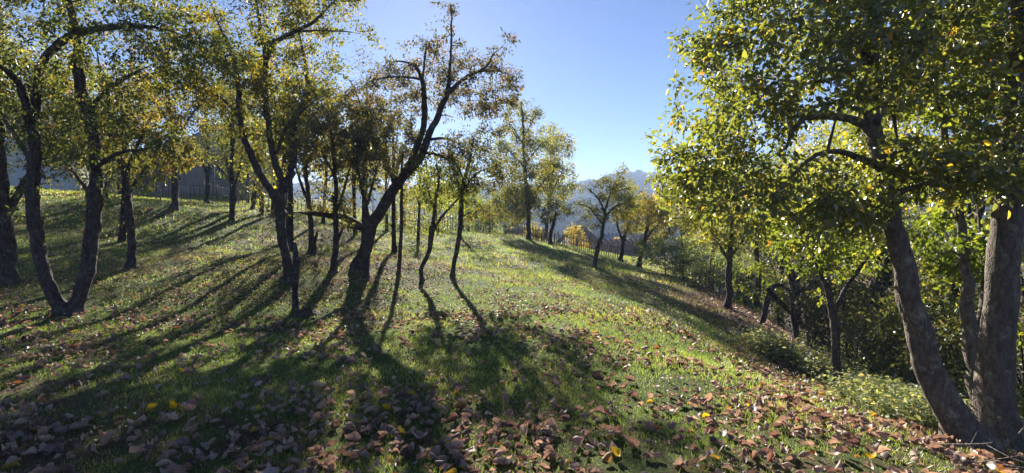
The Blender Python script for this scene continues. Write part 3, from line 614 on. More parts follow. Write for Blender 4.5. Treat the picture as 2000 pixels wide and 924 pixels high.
T('ravine_tree', 'dark thick leaning trunk rising from the ravine', 11.5,
  [(1698, 700, 36), (1700, 620, 34), (1712, 560, 33), (1722, 505, 30), (1712, 440, 24), (1700, 350, 18), (1690, 250, 12)], [[(1718, 520, 16), (1700, 480, 14), (1670, 440, 9), (1640, 390, 5)], [(1714, 560, 12), (1770, 545, 8, -.4), (1830, 530, 4, -.8)]],
  [(1690, 300, 120, 110, 0, 1.5, 150)], cat='tree', leaf='leaf_green', lsize=.08, per=38, seg=12, simple=True, tbias=.5, spread=.26)
T('ravine_tree', 'dark crooked trunk leaning left beside the fallen branches', 12,
  [(1592, 650, 24), (1575, 605, 24), (1555, 565, 22), (1545, 520, 18), (1520, 470, 13), (1500, 400, 9)], [[(1560, 570, 10), (1600, 540, 8), (1630, 500, 4)]], [(1530, 400, 90, 70, 0, 1.3, 110)],
  cat='tree', leaf='leaf_green', lsize=.08, per=36, seg=10, simple=True, tbias=.55, spread=.26)

# trees and bushes generated in the ravine, behind the ridge and by the houses
def G(name, label, x, y, h, cr, ch, n, leaf, lsize, per, cat='tree', r=None, zc=None, tb=.4, spread=.4, group=None, blobs=4, bark='bark_far', wid=.6, limb=3, bt=.1):
    z = g1(x, y); r = r or 0.012*h+0.03
    lean = rng.normal(0, .05*h, 2)
    tr = [(x, y, z, r), (x+lean[0]*.3, y+lean[1]*.3, z+h*.3, r*.8), (x+lean[0]*.5, y+lean[1]*.8, z+h*.6, r*.55), (x+lean[0], y+lean[1], z+h*.8, r*.12)]
    zc = zc if zc is not None else h-ch*0.5
    B = []
    for k in range(blobs):
        a = rng.uniform(0, 6.28); rr = cr*rng.uniform(.15, .55); zz = z+zc+rng.uniform(-.32, .32)*ch
        B.append((x+lean[0]*.6+rr*math.cos(a), y+lean[1]*.6+rr*math.sin(a), zz, cr*rng.uniform(.5, .75), cr*rng.uniform(.5, .75), ch*rng.uniform(.25, .4), int(n/blobs)))
    L = []
    for k in range(limb):
        a = rng.uniform(0, 6.28); t = rng.uniform(.3, .6); s = np.array([x+lean[0]*t*.8, y+lean[1]*t*.9, z+h*t])
        e = s+np.array([math.cos(a)*cr*.6, math.sin(a)*cr*.6, h*.22]); mI = (s+e)/2+[0, 0, .06*h]
        L.append([(*s, r*.4), (*mI, r*.28), (*e, r*.1)])
    return add_tree(name, label, cat, (x, y, z), tr, L, B, leaf=leaf, dens=(.5 if y < 30 and x < 0 else .75), lsize=lsize*.92, per=per, seg=7, simple=True, spread=spread, bark=bark, tbias=tb, group=group, parts=False, wid=wid, flare=1.2, bare_twigs=bt)
RV = 'trees crowding the ravine'
def near_px(u, Y): return (u-CU)/F*Y
rav = [  # u, Y, h, cr, leaf, tint, label
 (1330, 24, 5.2, 2.0, 'leaf_yellow', .5, 'yellow topped tree where the bushes meet the picket fence slope'),
 (1390, 27, 7.0, 2.4, 'leaf_yellow', .3, 'green tree rising behind the yellow topped one'),
 (1440, 22, 7.5, 2.3, 'leaf_lime', .5, 'broad green tree behind the two small bank trees'),
 (1520, 20, 8.5, 2.6, 'leaf_lime', .4, 'light green tree behind the dark crooked trunk'),
 (1590, 17, 8.5, 2.4, 'leaf_dark', .5, 'dark dense tree deep in the ravine'),
 (1660, 16, 9.0, 2.6, 'leaf_green', .45, 'tall green tree behind the dark leaning ravine trunk'),
 (1740, 14, 9.0, 2.4, 'leaf_lime', .5, 'bright green tree seen behind the large mottled trunk'),
 (1815, 12, 8.5, 2.2, 'leaf_green', .4, 'green tree filling the gap left of the pale trunk'),
 (1900, 11, 9.0, 2.4, 'leaf_lime', .35, 'bright leafed tree seen between the pale trunk and the thick one'),
 (1990, 9.5, 8.0, 2.0, 'leaf_green', .45, 'leafy tree beyond the thick trunk, cut by the right edge'),
 (1480, 30, 10, 3.2, 'leaf_green', .5, 'tall green tree at the back of the ravine'),
 (1600, 26, 11, 3.4, 'leaf_green', .55, 'tallest green tree at the back of the ravine'),
 (1770, 21, 11, 3.4, 'leaf_green', .5, 'high crowned tree far behind the pale trunk'),
 (1930, 17, 11, 3.2, 'leaf_dark', .45, 'dark high tree far behind the thick trunk'),
]
for u, Y, h, cr, lf, tb, lab in rav:
    G('ravine_tree', lab, near_px(u, Y), Y, h, cr, h*.72, int(55*cr), lf, .10+.0022*Y, 40, tb=tb, group=RV, spread=.34, zc=h*.58)
bush = [
 (1335, 19, 1.7, 1.3, 'leaf_under', .5, 'dark bush at the foot of the yellow topped tree'),
 (1385, 17, 1.9, 1.4, 'leaf_under', .4, 'grey green bush above the leafy bank'),
 (1300, 23, 2.0, 1.5, 'leaf_under', .3, 'rounded grey green bush beside the slope edge'),
 (1455, 17, 1.9, 1.3, 'leaf_under', .35, 'bush between the two small bank trees'),
 (1520, 14.5, 2.2, 1.3, 'leaf_lime', .4, 'yellow green bush right of the second bank tree'),
 (1600, 13.5, 2.4, 1.5, 'leaf_dark', .3, 'dark bush behind the fallen branches'),
 (1660, 9.8, 2.3, 1.2, 'leaf_dark', .35, 'dark bush behind the slender forked tree'),
 (1740, 9.5, 2.4, 1.2, 'leaf_under', .3, 'bush left of the large mottled trunk'),
 (1780, 7.8, 1.9, 1.0, 'leaf_dark', .3, 'shaded dark bush in the hollow left of the big trunk'),
 (1850, 8.5, 2.6, 1.2, 'leaf_lime', .4, 'lit green bush behind the large mottled trunk'),
 (1930, 8.0, 3.0, 1.2, 'leaf_green', .5, 'tall bush between the pale trunk and the thick trunk'),
 (2010, 6.2, 2.4, .7, 'leaf_lime', .5, 'bright green bush cut by the right edge'),
 (1820, 6.6, 1.4, .6, 'leaf_dark', .3, 'low bush right at the foot of the large mottled trunk'),
]
for u, Y, h, cr, lf, tb, lab in bush:
    G('bush', lab, near_px(u, Y), Y, h, cr, h*.95, int(75*cr), lf, .055+.002*Y, 52, cat='bush', tb=tb, group='bushes on the ravine side', spread=.22, zc=h*.5, r=.03, limb=5)

back = [ # x, Y, h, cr, leaf, tint, label   behind ridge / left
 (-13.2, 36, 6.5, 2.2, 'leaf_green', .5, 'green tree left behind the leaning tree on the far side of the crest'),
 (-10.0, 35, 6.0, 2.0, 'leaf_yellow', .4, 'yellowish tree behind the crest fence'),
 (-7.8, 37, 5.6, 1.9, 'leaf_green', .6, 'bushy tree seen through the leaning tree fork'),
 (-5.6, 38, 5.6, 2.0, 'leaf_green', .45, 'tree behind the wavy thin tree past the crest'),
 (-3.4, 40, 4.6, 1.6, 'leaf_under', .4, 'low rounded tree between the two slim orchard trees'),
 (-1.6, 37, 3.4, 1.6, 'leaf_under', .3, 'small bluish bushy tree on the crest by the dark crowned tree'),
 (-16.5, 32, 7.0, 2.3, 'leaf_lime', .5, 'sunlit lime tree right of the house'),
 (-15.8, 34.5, 9.0, 2.4, 'leaf_green', .4, 'tall tree at the right corner of the house'),
 (-27, 33, 10, 2.8, 'leaf_dark', .5, 'tall dark tree between the two left houses'),
 (-23, 30, 8.5, 2.2, 'leaf_russet', .5, 'russet tree in front of the left shed'),
 (-32, 34, 11, 3.0, 'leaf_green', .4, 'high tree over the pale left building'),
 (-20, 20, 7.5, 2.2, 'leaf_russet', .4, 'reddish tree behind the arching limb at the far left'),
 (-15.5, 19.5, 7.5, 2.0, 'leaf_russet', .6, 'orange tinted tree above the left slope'),
 (-11.5, 21, 8.0, 2.2, 'leaf_russet', .5, 'russet tree over the shaded slope'),
 (-8.2, 18.5, 8.4, 2.1, 'leaf_dark', .6, 'dark leafy tree behind the three stemmed tree'),
 (-5.4, 18.6, 8.0, 1.9, 'leaf_dark', .5, 'small dark tree behind the low forked tree'),
 (-9.6, 26, 7.0, 2.2, 'leaf_green', .55, 'green tree at the top of the slope row'),
 (-6.6, 27, 6.5, 2.0, 'leaf_lime', .5, 'light green tree near the crest behind the dead stub'),
 (-11.8, 15.5, 6.4, 1.8, 'leaf_russet', .5, 'russet leafed tree right behind the short straight trunk'),
 (-15.5, 15, 6.6, 2.0, 'leaf_dark', .5, 'dark leafy tree behind the arching limb tree'),
 (-18.6, 25, 8.4, 2.4, 'leaf_green', .5, 'tree in front of the shed on the left slope'),
 (-25.5, 24, 8.4, 2.6, 'leaf_dark', .5, 'dark tree in front of the pale left building'),
 (-6.9, 22.5, 7.4, 1.9, 'leaf_green', .6, 'green tree behind the forked low tree on the slope'),
 (-3.0, 29, 5.4, 1.5, 'leaf_lime', .5, 'lime leafed tree on the crest left of the slim dark crowned tree'),
 (-4.0, 17.4, 6.2, 1.3, 'leaf_dark', .6, 'slight dark leafed tree just behind the leaning tree fork'),
 (-7.0, 16.2, 7.6, 1.6, 'leaf_green', .6, 'tall greenish tree between the three stemmed tree and the leaning tree'),
 (-4.4, 24, 4.6, 1.2, 'leaf_green', .4, 'thin leafed tree close behind the leaning trunk'),
]
for x, Y, h, cr, lf, tb, lab in back:
    G('orchard_tree', lab, x, Y, h, cr, h*.8, int(60*cr), lf, .085+.0016*Y, 36, tb=tb, group='trees behind the orchard slope', spread=.4, zc=h*.52, r=.05+.006*h, bt=.15)
vill = [
 (2.5, 50, 3.2, 1.8, 'leaf_yellow', .5, 'yellow garden tree just behind the picket fence'),
 (6.0, 48, 2.6, 1.3, 'leaf_yellow', .7, 'small golden garden tree left of the village house'),
 (12.2, 58, 3.4, 1.4, 'leaf_yellow', .7, 'orange yellow young tree right of the village house'),
 (16, 46, 4.2, 1.8, 'leaf_yellow', .5, 'yellow tree above the long roofed shed'),
 (19, 70, 6, 2.8, 'leaf_green', .5, 'round green tree behind the shed roofs'),
 (-4, 62, 7, 3.4, 'leaf_green', .4, 'hazy green tree in the valley left of the tall ridge tree'),
 (-10, 75, 9, 4.0, 'leaf_green', .5, 'large hazy tree down the valley to the left'),
 (24, 90, 9, 4.0, 'leaf_yellow', .3, 'broad tree at the valley edge behind the village'),
 (2, 95, 8, 3.8, 'leaf_green', .4, 'valley tree straight behind the tall ridge tree'),
 (14, 105, 8, 3.6, 'leaf_yellow', .4, 'olive valley tree beyond the village house'),
]
for x, Y, h, cr, lf, tb, lab in vill:
    G('garden_tree', lab, x, Y, h, cr, h*.8, int(34*cr), lf, .10+.0025*Y, 34, tb=tb, group='trees around the village', spread=.4+.004*Y, zc=h*.55, r=.08)

# ------------------------------------------------------------------ far forest on the hills
def forest():
    t = (1+5**.5)/2
    iv = np.array([(-1, t, 0), (1, t, 0), (-1, -t, 0), (1, -t, 0), (0, -1, t), (0, 1, t), (0, -1, -t), (0, 1, -t), (t, 0, -1), (t, 0, 1), (-t, 0, -1), (-t, 0, 1)], float)
    iv /= np.linalg.norm(iv[0])
    fc = [(0, 11, 5), (0, 5, 1), (0, 1, 7), (0, 7, 10), (0, 10, 11), (1, 5, 9), (5, 11, 4), (11, 10, 2), (10, 7, 6), (7, 1, 8), (3, 9, 4), (3, 4, 2), (3, 2, 6), (3, 6, 8), (3, 8, 9), (4, 9, 5), (2, 4, 11), (6, 2, 10), (8, 6, 7), (9, 8, 1)]
    vs = [tuple(v) for v in iv]; cache = {}; nf = []
    def mid(a, b):
        k = (min(a, b), max(a, b))
        if k not in cache:
            m = np.array(vs[a])+np.array(vs[b]); m /= np.linalg.norm(m); vs.append(tuple(m)); cache[k] = len(vs)-1
        return cache[k]
    for a, b, c in fc:
        ab, bc, ca = mid(a, b), mid(b, c), mid(c, a); nf += [(a, ab, ca), (b, bc, ab), (c, ca, bc), (ab, bc, ca)]
    iv = np.array(vs); nf = np.array(nf); nv = len(iv)
    N = 9000
    y = rng.uniform(190, 760, N*3); x = rng.uniform(-1, 1, N*3)*y*1.15
    ok = (y > 330) | (fbm(x/60, y/60, 2) > .47); x = x[ok][:N]; y = y[ok][:N]; N = len(x)
    z = ground(x, y); r = rng.uniform(3.0, 6.5, N)
    V = iv[None]*(r[:, None, None]*np.array([1, 1, 1.05]))*(1+rng.normal(0, .16, (N, nv, 1)))+np.stack([x, y, z+r*.7], -1)[:, None]
    Fs = (np.arange(N)[:, None, None]*nv+nf[None]).reshape(-1, 3)
    tint = np.repeat(np.clip(.35+.5*(fbm(x/80, y/80, 2)-.5)+rng.normal(0, .2, N), 0, 1), nv)
    m, n, out = mat('far_foliage')
    at = n.nodes.new('ShaderNodeAttribute'); at.attribute_name = 'tint'
    bs = n.nodes.new('ShaderNodeBsdfDiffuse')
    n.links.new(ramp(n, at.outputs['Fac'], [(0, (0.03, 0.05, 0.015)), (.4, (.06, .075, .02)), (.7, (.12, .10, .03)), (1, (.16, .09, .03))]), bs.inputs[0])
    n.links.new(bs.outputs[0], out.inputs[0])
    o = mesh_obj('hillside_forest', V.reshape(-1, 3), [Fs], m, attrs={'tint': tint})
    tag(o, 'hazy autumn forest covering the hills across the valley', 'forest', kind='stuff')
forest()

# ------------------------------------------------------------------ buildings
def house(name, label, x, y, w, d, h, rh, rz, wall, roof, wins, base=None, hip=False, over=.4, door=None, chim=None, cat='house', group=None):
    z = g1(x, y) if base is None else base
    root = empty(name, (x, y, z)); tag(root, label, cat, group); root.rotation_euler = (0, 0, 0)
    ca, sa = math.cos(rz), math.sin(rz)
    def W(p): p = np.atleast_2d(np.asarray(p, float)); return np.c_[x+p[:, 0]*ca-p[:, 1]*sa, y+p[:, 0]*sa+p[:, 1]*ca, z+p[:, 2]]
    b = MB(); V = [(-w/2, -d/2, -1.5), (w/2, -d/2, -1.5), (w/2, d/2, -1.5), (-w/2, d/2, -1.5), (-w/2, -d/2, h), (w/2, -d/2, h), (w/2, d/2, h), (-w/2, d/2, h)]
    b.add(W(V), [[0, 1, 5, 4], [1, 2, 6, 5], [2, 3, 7, 6], [3, 0, 4, 7]])
    if not hip: b.add(W([(-w/2, -d/2, h), (-w/2, d/2, h), (-w/2, 0, h+rh*.97), (w/2, -d/2, h), (w/2, d/2, h), (w/2, 0, h+rh*.97)]), [[1, 0, 2], [3, 4, 5]])
    b.build('wall', wall, root)
    e = over; k = w/2-(d/2 if hip else -e); t = .09; zl = h-rh*e/(d/2)
    b = MB()
    for s in (-1, 1):
        o4 = [(-w/2-e, s*(d/2+e), zl), (w/2+e, s*(d/2+e), zl), (k, 0, h+rh), (-k, 0, h+rh)]
        V = [(p[0], p[1], p[2]+.012) for p in o4]+[(p[0], p[1], p[2]+t+.012) for p in o4]
        b.add(W(V), [[0, 1, 2, 3], [4, 7, 6, 5], [0, 4, 5, 1], [1, 5, 6, 2], [3, 7, 4, 0]])
        nr = int(w/.45)
        for j in range(nr):       # standing seams / tile rows
            xx = -w/2-e+.1+(w+2*e-.2)*j/(nr-1); zz = 0.0 if not hip else max(0, abs(xx)-k)/(w/2+e-k)
            y1 = s*(d/2+e)*zz if hip else 0; z1 = h+rh-(h+rh-zl)*zz
            if zz > .9: continue
            pa = W([(xx, s*(d/2+e), zl+t+.03)])[0]; pb = W([(xx, y1, z1+t+.03)])[0]
            b.tube([pa, pb], [.025, .025], 4)
    if hip:
        for s in (-1, 1):
            o3 = [(s*(w/2+e), -d/2-e, zl), (s*(w/2+e), d/2+e, zl), (s*k, 0, h+rh)]
            b.add(W([(p[0], p[1], p[2]+.012) for p in o3]+[(p[0], p[1], p[2]+t+.012) for p in o3]), [[0, 1, 2], [3, 5, 4]])
    rf = b.build('roof', roof, root)
    if chim is not None:
        b = MB(); c = W([(chim, .3, h+rh*.9)])[0]; b.box(c, (.5, .5, 1.6), rz); b.box(c+[0, 0, .84], (.62, .62, .08), rz)
        cb_ = b.build('chimney', M['concrete'], root)
    for (wx, wz, ww, wh) in wins:
        b = MB(); b.box(W([(wx, -d/2-.03, wz)])[0], (ww+.16, .08, wh+.16), rz)
        wn = b.build('window', M['frame'], root)
        b = MB()
        for s in (-1, 1): b.box(W([(wx+s*ww/4, -d/2-.075, wz)])[0], (ww/2-.05, .02, wh-.05), rz)
        p = b.build('pane', M['window'], root); p.parent = wn
        b = MB(); b.box(W([(wx, -d/2-.09, wz-wh/2-.1)])[0], (ww+.25, .14, .05), rz); p = b.build('sill', M['frame'], root); p.parent = wn
    if door:
        b = MB(); b.box(W([(door, -d/2-.04, 1.0)])[0], (.95, .08, 2.0), rz); dr = b.build('door', M['wood'], root)
        b = MB(); b.box(W([(door+.35, -d/2-.1, 1.0)])[0], (.12, .04, .04), rz); p = b.build('handle', M['concrete'], root); p.parent = dr
    return root
house('village_house', 'mauve walled house with a grey sheet roof half hidden behind thin trees', -23.3, 42, 8, 6, 3.0, 2.7, .12, M['plaster'], M['sheet_roof'], [(-2.6, 1.6, 1, 1.2), (0.4, 1.6, 1, 1.2), (3, 1.6, 1, 1.2)], door=1.9, chim=-2, hip=True)
house('village_house', 'pale grey building with a low roof behind the leftmost trunks', -38, 40, 10, 7, 4.2, 2.6, .3, M['plaster_white'], M['sheet_roof'], [(-3, 2.2, 1, 1.3), (0, 2.2, 1, 1.3), (3, 2.2, 1, 1.3)], chim=1)
house('shed', 'low tan shed between the pale building and the grey roofed house', -28.5, 41, 7, 4.5, 2.2, 1.3, .1, M['plaster_tan'], M['tile_roof'], [(-1.8, 1.3, .7, .7), (1.8, 1.3, .7, .7)], door=.3, cat='shed')
house('village_house', 'brown gabled village house with small windows below the ridge', 8.6, 66, 5.0, 4.4, 2.7, 1.9, 1.25, M['plaster_brown'], M['tile_roof'], [(-1.2, 1.6, .8, .9), (1.1, 1.6, .8, .9)], chim=1, door=0)
house('village_house', 'small pale gabled annex in front of the brown gabled house', 7.2, 61, 2.4, 2.4, 2.1, .9, 1.9, M['plaster'], M['sheet_roof'], [(0, 1.3, .7, .7)])
house('shed', 'low wooden shed with a rusty red roof right of the village house', 11.6, 55, 3.6, 3, 1.7, .9, .3, M['plaster_brown'], M['tile_roof'], [(-.9, 1.1, .6, .6), (.9, 1.1, .6, .6)], cat='shed', door=0)
house('shed', 'bluish sheet roofed barn behind the low red roofed shed', 15.0, 68, 5.4, 4, 2.4, 1.4, -.1, M['plaster_white'], M['sheet_roof'], [(-1.5, 1.5, .8, .8), (1.5, 1.5, .8, .8)], cat='barn')
house('village_house', 'hazy white house far down the valley near the tall ridge tree', 2.6, 92, 7, 6, 3, 2.4, .2, M['plaster_white'], M['tile_roof'], [(-2, 1.7, 1, 1.1), (1.5, 1.7, 1, 1.1)], chim=1)
# pale pole at the far left
def pole():
    p = P(3, 340, 24); z = g1(p[0], p[1]); root = empty('utility_pole', (p[0], p[1], z)); tag(root, 'pale concrete utility pole at the far left edge', 'pole')
    b = MB(); b.tube([(p[0], p[1], z-.3), (p[0], p[1], z+4), (p[0], p[1], z+8.5)], [.15, .13, .09], 12); b.build('shaft', M['concrete'], root)
    b = MB(); b.box((p[0], p[1]-.12, z+8.0), (1.5, .09, .11)); b.build('crossarm', M['wood'], root)
    for s in (-.6, 0, .6):
        b = MB(); b.tube([(p[0]+s, p[1]-.12, z+8.05), (p[0]+s, p[1]-.12, z+8.14), (p[0]+s, p[1]-.12, z+8.22)], [.03, .045, .02], 8); b.build('insulator', M['concrete'], root)
pole()

# ------------------------------------------------------------------ fences
def fence(name, label, pts, hgt, spacing, rail=True, thick=.05, var=.15, part='picket', cat='fence'):
    pts = np.array(pts, float); x0, y0 = pts[0]; root = empty(name, (x0, y0, g1(x0, y0))); tag(root, label, cat)
    seg = np.linalg.norm(np.diff(pts, axis=0), axis=1); L = np.r_[0, np.cumsum(seg)]; n = int(L[-1]/spacing)+1; s = np.linspace(0, L[-1], n)
    X = np.interp(s, L, pts[:, 0]); Y = np.interp(s, L, pts[:, 1]); Z = ground(X, Y); extra = MB()
    for i in range(n):
        h = hgt*(1+rng.normal(0, var)); lx, ly = rng.normal(0, .035, 2)*h*1.4; r = thick*rng.uniform(.6, 1.15)/1.6
        b = MB() if i < 98 else extra
        b.tube([(X[i], Y[i], Z[i]-.15), (X[i]+lx*.5+rng.normal(0, .01), Y[i]+ly*.5, Z[i]+h*.5), (X[i]+lx, Y[i]+ly, Z[i]+h)], [r*1.1, r, r*.7], 6, bump=.12)
        if i < 98: b.build(part, M['wood'], root)
    if extra.n: tag(extra.build(part, M['wood'], root), kind='stuff')
    if rail:
        for f in (.35, .78):
            b = MB(); k = np.arange(0, n, 3)
            b.tube(np.c_[X[k], Y[k]-.06, Z[k]+hgt*f+rng.normal(0, .02, len(k))], np.full(len(k), thick*.4), 5, bump=.1); b.build('rail', M['wood'], root)
    return root
def PX(u, Y): return ((u-CU)/F*Y, Y)
fence('picket_fence', 'weathered fence of rough upright pickets running down the ridge', [PX(985, 35.5), PX(1030, 33.5), PX(1100, 31), PX(1175, 29.5), PX(1215, 29)], .8, .13, thick=.052)
fence('stake_fence', 'thin uneven stake fence along the crest behind the slim trees', [PX(955, 35.5), PX(880, 36), PX(800, 34.5), PX(720, 34)], 1.15, .2, thick=.045, var=.3, part='stake')
fence('stake_fence', 'leaning stick fence below the house at the top of the left slope', [PX(620, 33), PX(540, 31), PX(450, 31), PX(370, 31), PX(300, 32)], 1.1, .26, thick=.05, var=.3, part='stake')
fence('garden_fence', 'distant garden fence behind the tall ridge tree', [PX(940, 58), PX(1010, 58), PX(1060, 60)], 1.4, .2, thick=.07, var=.1)

# ------------------------------------------------------------------ fallen branches, mound, undergrowth
def branch_thing(name, label, pts, rads, twigs=6, mat_='bark', cat='fallen branch', group=None):
    pts = np.array(pts, float); root = empty(name, pts[0]); tag(root, label, cat, group)
    p, r = smooth_path(pts, rads, .08); b = MB(); b.tube(p, r, 8, bump=.1); b.build('stem', M[mat_], root)
    for k in range(twigs):
        j = rng.integers(len(p)//4, len(p)-1); d = rng.normal(0, 1, 3); d[2] = abs(d[2]); d /= np.linalg.norm(d); L = rng.uniform(.25, .7)
        b = MB(); b.tube([p[j], p[j]+d*L*.5+rng.normal(0, .04, 3), p[j]+d*L+[0, 0, .05]], [r[j]*.5, r[j]*.3, .002], 5); b.build('twig', M[mat_], root)
def gp(x, y, dz=0.0): return (x, y, g1(x, y)+dz)
q = P(1950, 860, 4.4)
branch_thing('fallen_branch', 'bare pale twiggy branch lying at the foot of the thick right trunk', [gp(3.45, 4.15, .03), gp(3.7, 4.0, .12), gp(3.95, 4.0, .22), gp(4.2, 4.1, .5)], [.012, .01, .008, .003], 7, 'bark_pale')
branch_thing('fallen_branch', 'thin pale stick lying on leaves in the bottom right corner', [gp(3.3, 3.75, .03), gp(3.55, 3.7, .05), gp(3.85, 3.75, .04)], [.01, .01, .005], 3, 'bark_pale')
for lab, a, b_, c in [('dark log slanting over the hollow behind the slender forked tree', (5.3, 10.6, .9), (6.2, 11.2, .5), (7.4, 11.8, .3)),
                      ('dead upright branch in the hollow left of the slender forked tree', (6.0, 10.8, 0), (5.95, 10.8, .9), (6.2, 10.9, 1.9)),
                      ('broken dead branch leaning on the dark crooked trunk', (6.4, 11.6, 0), (6.6, 11.7, 1.0), (7.0, 11.9, 1.7)),
                      ('curved dead branch arching over the brown bank', (5.6, 11.5, 0), (6.0, 11.6, 1.0), (6.9, 11.8, .9)),
                      ('thin dead stem beside the slanting dark log', (6.6, 10.4, 0), (6.5, 10.4, .8), (6.4, 10.3, 1.6))]:
    branch_thing('dead_branch', lab, [gp(*a), gp(*b_), gp(*c)], [.06, .05, .02], 7, 'bark', group='dead wood piled in the ravine')
def mound(label, x, y, r, h):
    n = 24; m = 8; V = [(x, y, g1(x, y)+h)]
    for i in range(1, m+1):
        for j in range(n):
            rr = r*i/m*(1+.18*math.sin(j*.9+i)); a = j/n*6.283; X, Yy = x+rr*math.cos(a)*1.4, y+rr*math.sin(a)
            V.append((X, Yy, g1(X, Yy)-.02+h*math.cos(i/m*math.pi/2)*(1+rng.normal(0, .12))))
    F3 = [[0, 1+j, 1+(j+1) % n] for j in range(n)]; F4 = [[1+(i-1)*n+j, 1+i*n+j, 1+i*n+(j+1) % n, 1+(i-1)*n+(j+1) % n] for i in range(1, m) for j in range(n)]
    o = mesh_obj('leaf_mound', V, [F3, F4], plain_mat('mound_soil', (.04, .025, .02), (.13, .08, .06), 22, .95, .8), smooth=True); tag(o, label, 'mound')
mp = P(597, 615, 9.2); mound('low dark mound of soil and leaves at the foot of the broken trunk', mp[0], mp[1], .2, .12)

def scatter_plants(name, label, cx, cyy, n, hr, leaf, lsz, tb, per=9):
    """low leafy ground cover"""
    x = cx; y = cyy; z = ground(x, y); N = len(x)
    idx = np.repeat(np.arange(N), per); M_ = len(idx); hh = rng.uniform(*hr, N)[idx]
    t = rng.random(M_); off = rng.normal(0, .05, (M_, 3)); pos = np.stack([x[idx], y[idx], z[idx]+hh*t], -1)+off*[1, 1, .2]
    ax = rng.normal(0, 1, (M_, 3)); ax[:, 2] = ax[:, 2]*.3-.1; nr = rng.normal(0, .4, (M_, 3)); nr[:, 2] += 1
    V, Fl, k = leaf_block(pos, ax, nr, lsz*rng.uniform(.6, 1.3, M_), .6, True)
    w = .0025; bx = np.stack([x, y, z-.03], -1); tx = np.stack([x, y, z+hr[0]+(hr[1]-hr[0])*.5*rng.random(N)], -1)
    SV = np.stack([bx-[w, 0, 0], bx+[w, 0, 0], tx], 1).reshape(-1, 3); SF = np.arange(N*3).reshape(-1, 3)+len(V)
    tint = np.r_[np.repeat(np.clip(tb+rng.normal(0, .2, M_), 0, 1), k), np.full(len(SV), .0)]
    o = mesh_obj(name, np.r_[V, SV], [Fl, SF], M[leaf], attrs={'tint': tint}); tag(o, label, 'undergrowth', kind='stuff')
N = 4600; yy = rng.uniform(4.0, 8.3, N); dd = rng.normal(.35, .4, N); kk_ = fbm(yy*1.2, dd*1.2+4, 2) > .47; yy = yy[kk_]; dd = dd[kk_]; N = len(yy)
scatter_plants('undergrowth', 'pale green nettles and weeds along the meadow edge', edge_x(yy)+dd, yy, N, (.06, .36), 'nettle', .055, .5, 12)
cs = np.array([(4.5, 8.9), (5.0, 8.3), (5.3, 7.6), (5.4, 8.4), (4.45, 6.2), (4.7, 5.6), (4.25, 5.3), (5.1, 6.9), (4.9, 6.3)])
ci = rng.integers(0, len(cs), 1500); cp = cs[ci]+rng.normal(0, .22, (1500, 2))
scatter_plants('undergrowth', 'clumps of pale nettles around the slender forked tree', cp[:, 0], cp[:, 1], 1500, (.12, .42), 'nettle', .06, .6, 14)
N = 5200; yy = rng.uniform(4, 30, N); dd = rng.uniform(1.5, 9, N)
scatter_plants('undergrowth', 'dark leafy undergrowth covering the ravine side', edge_x(yy)+dd, yy, N, (.15, .8), 'leaf_dark', .09, .35, 12)

# ------------------------------------------------------------------ grass
def grass():
    V = []; tints = []
    bands = [(2.2, 5, 3400, .005, (.014, .042)), (5, 9, 1700, .008, (.016, .048)), (9, 16, 520, .015, (.022, .055)), (16, 37, 90, .03, (.04, .10))]
    for y0, y1, den, w, (h0, h1) in bands:
        area = (y1*y1-y0*y0)*1.06; N = int(area*den)
        y = np.sqrt(rng.uniform(y0*y0, y1*y1, N)); x = rng.uniform(-1.06, 1.06, N)*y
        b = bare_map(x, y)+(fbm(x*1.3, y*1.3, 3)-.5)*2.2
        keep = rng.random(N) > np.clip(b*1.1, .04, .93); keep &= (x-edge_x(y)) < 1.2; x = x[keep]; y = y[keep]; N = len(x)
        z = ground(x, y); cl = fbm(x*3, y*3, 3); h = rng.uniform(h0, h1, N)*(0.5+cl*1.0)*(1+.5*sstep(.62, .74, fbm(x*.9+8, y*.9, 3)))
        a = rng.uniform(0, math.pi, N); d = np.stack([np.cos(a), np.sin(a), 0*a], -1)*w*.5
        bpt = np.stack([x, y, z-.008], -1); lean = rng.normal(0, .55, (N, 2))*h[:, None]
        tip = bpt+np.c_[lean, h+.008]
        V.append(np.stack([bpt-d, bpt+d, tip], 1).reshape(-1, 3))
        tints.append(np.repeat(np.clip(.42+(fbm(x*.8+4, y*.8, 3)-.5)*1.2+rng.normal(0, .17, N), 0, 1), 3))
    V = np.concatenate(V); o = mesh_obj('grass', V, [np.arange(len(V)).reshape(-1, 3)], M['grass'], attrs={'tint': np.concatenate(tints)})
    tag(o, 'short green meadow grass covering the slope', 'grass', kind='stuff')
grass()

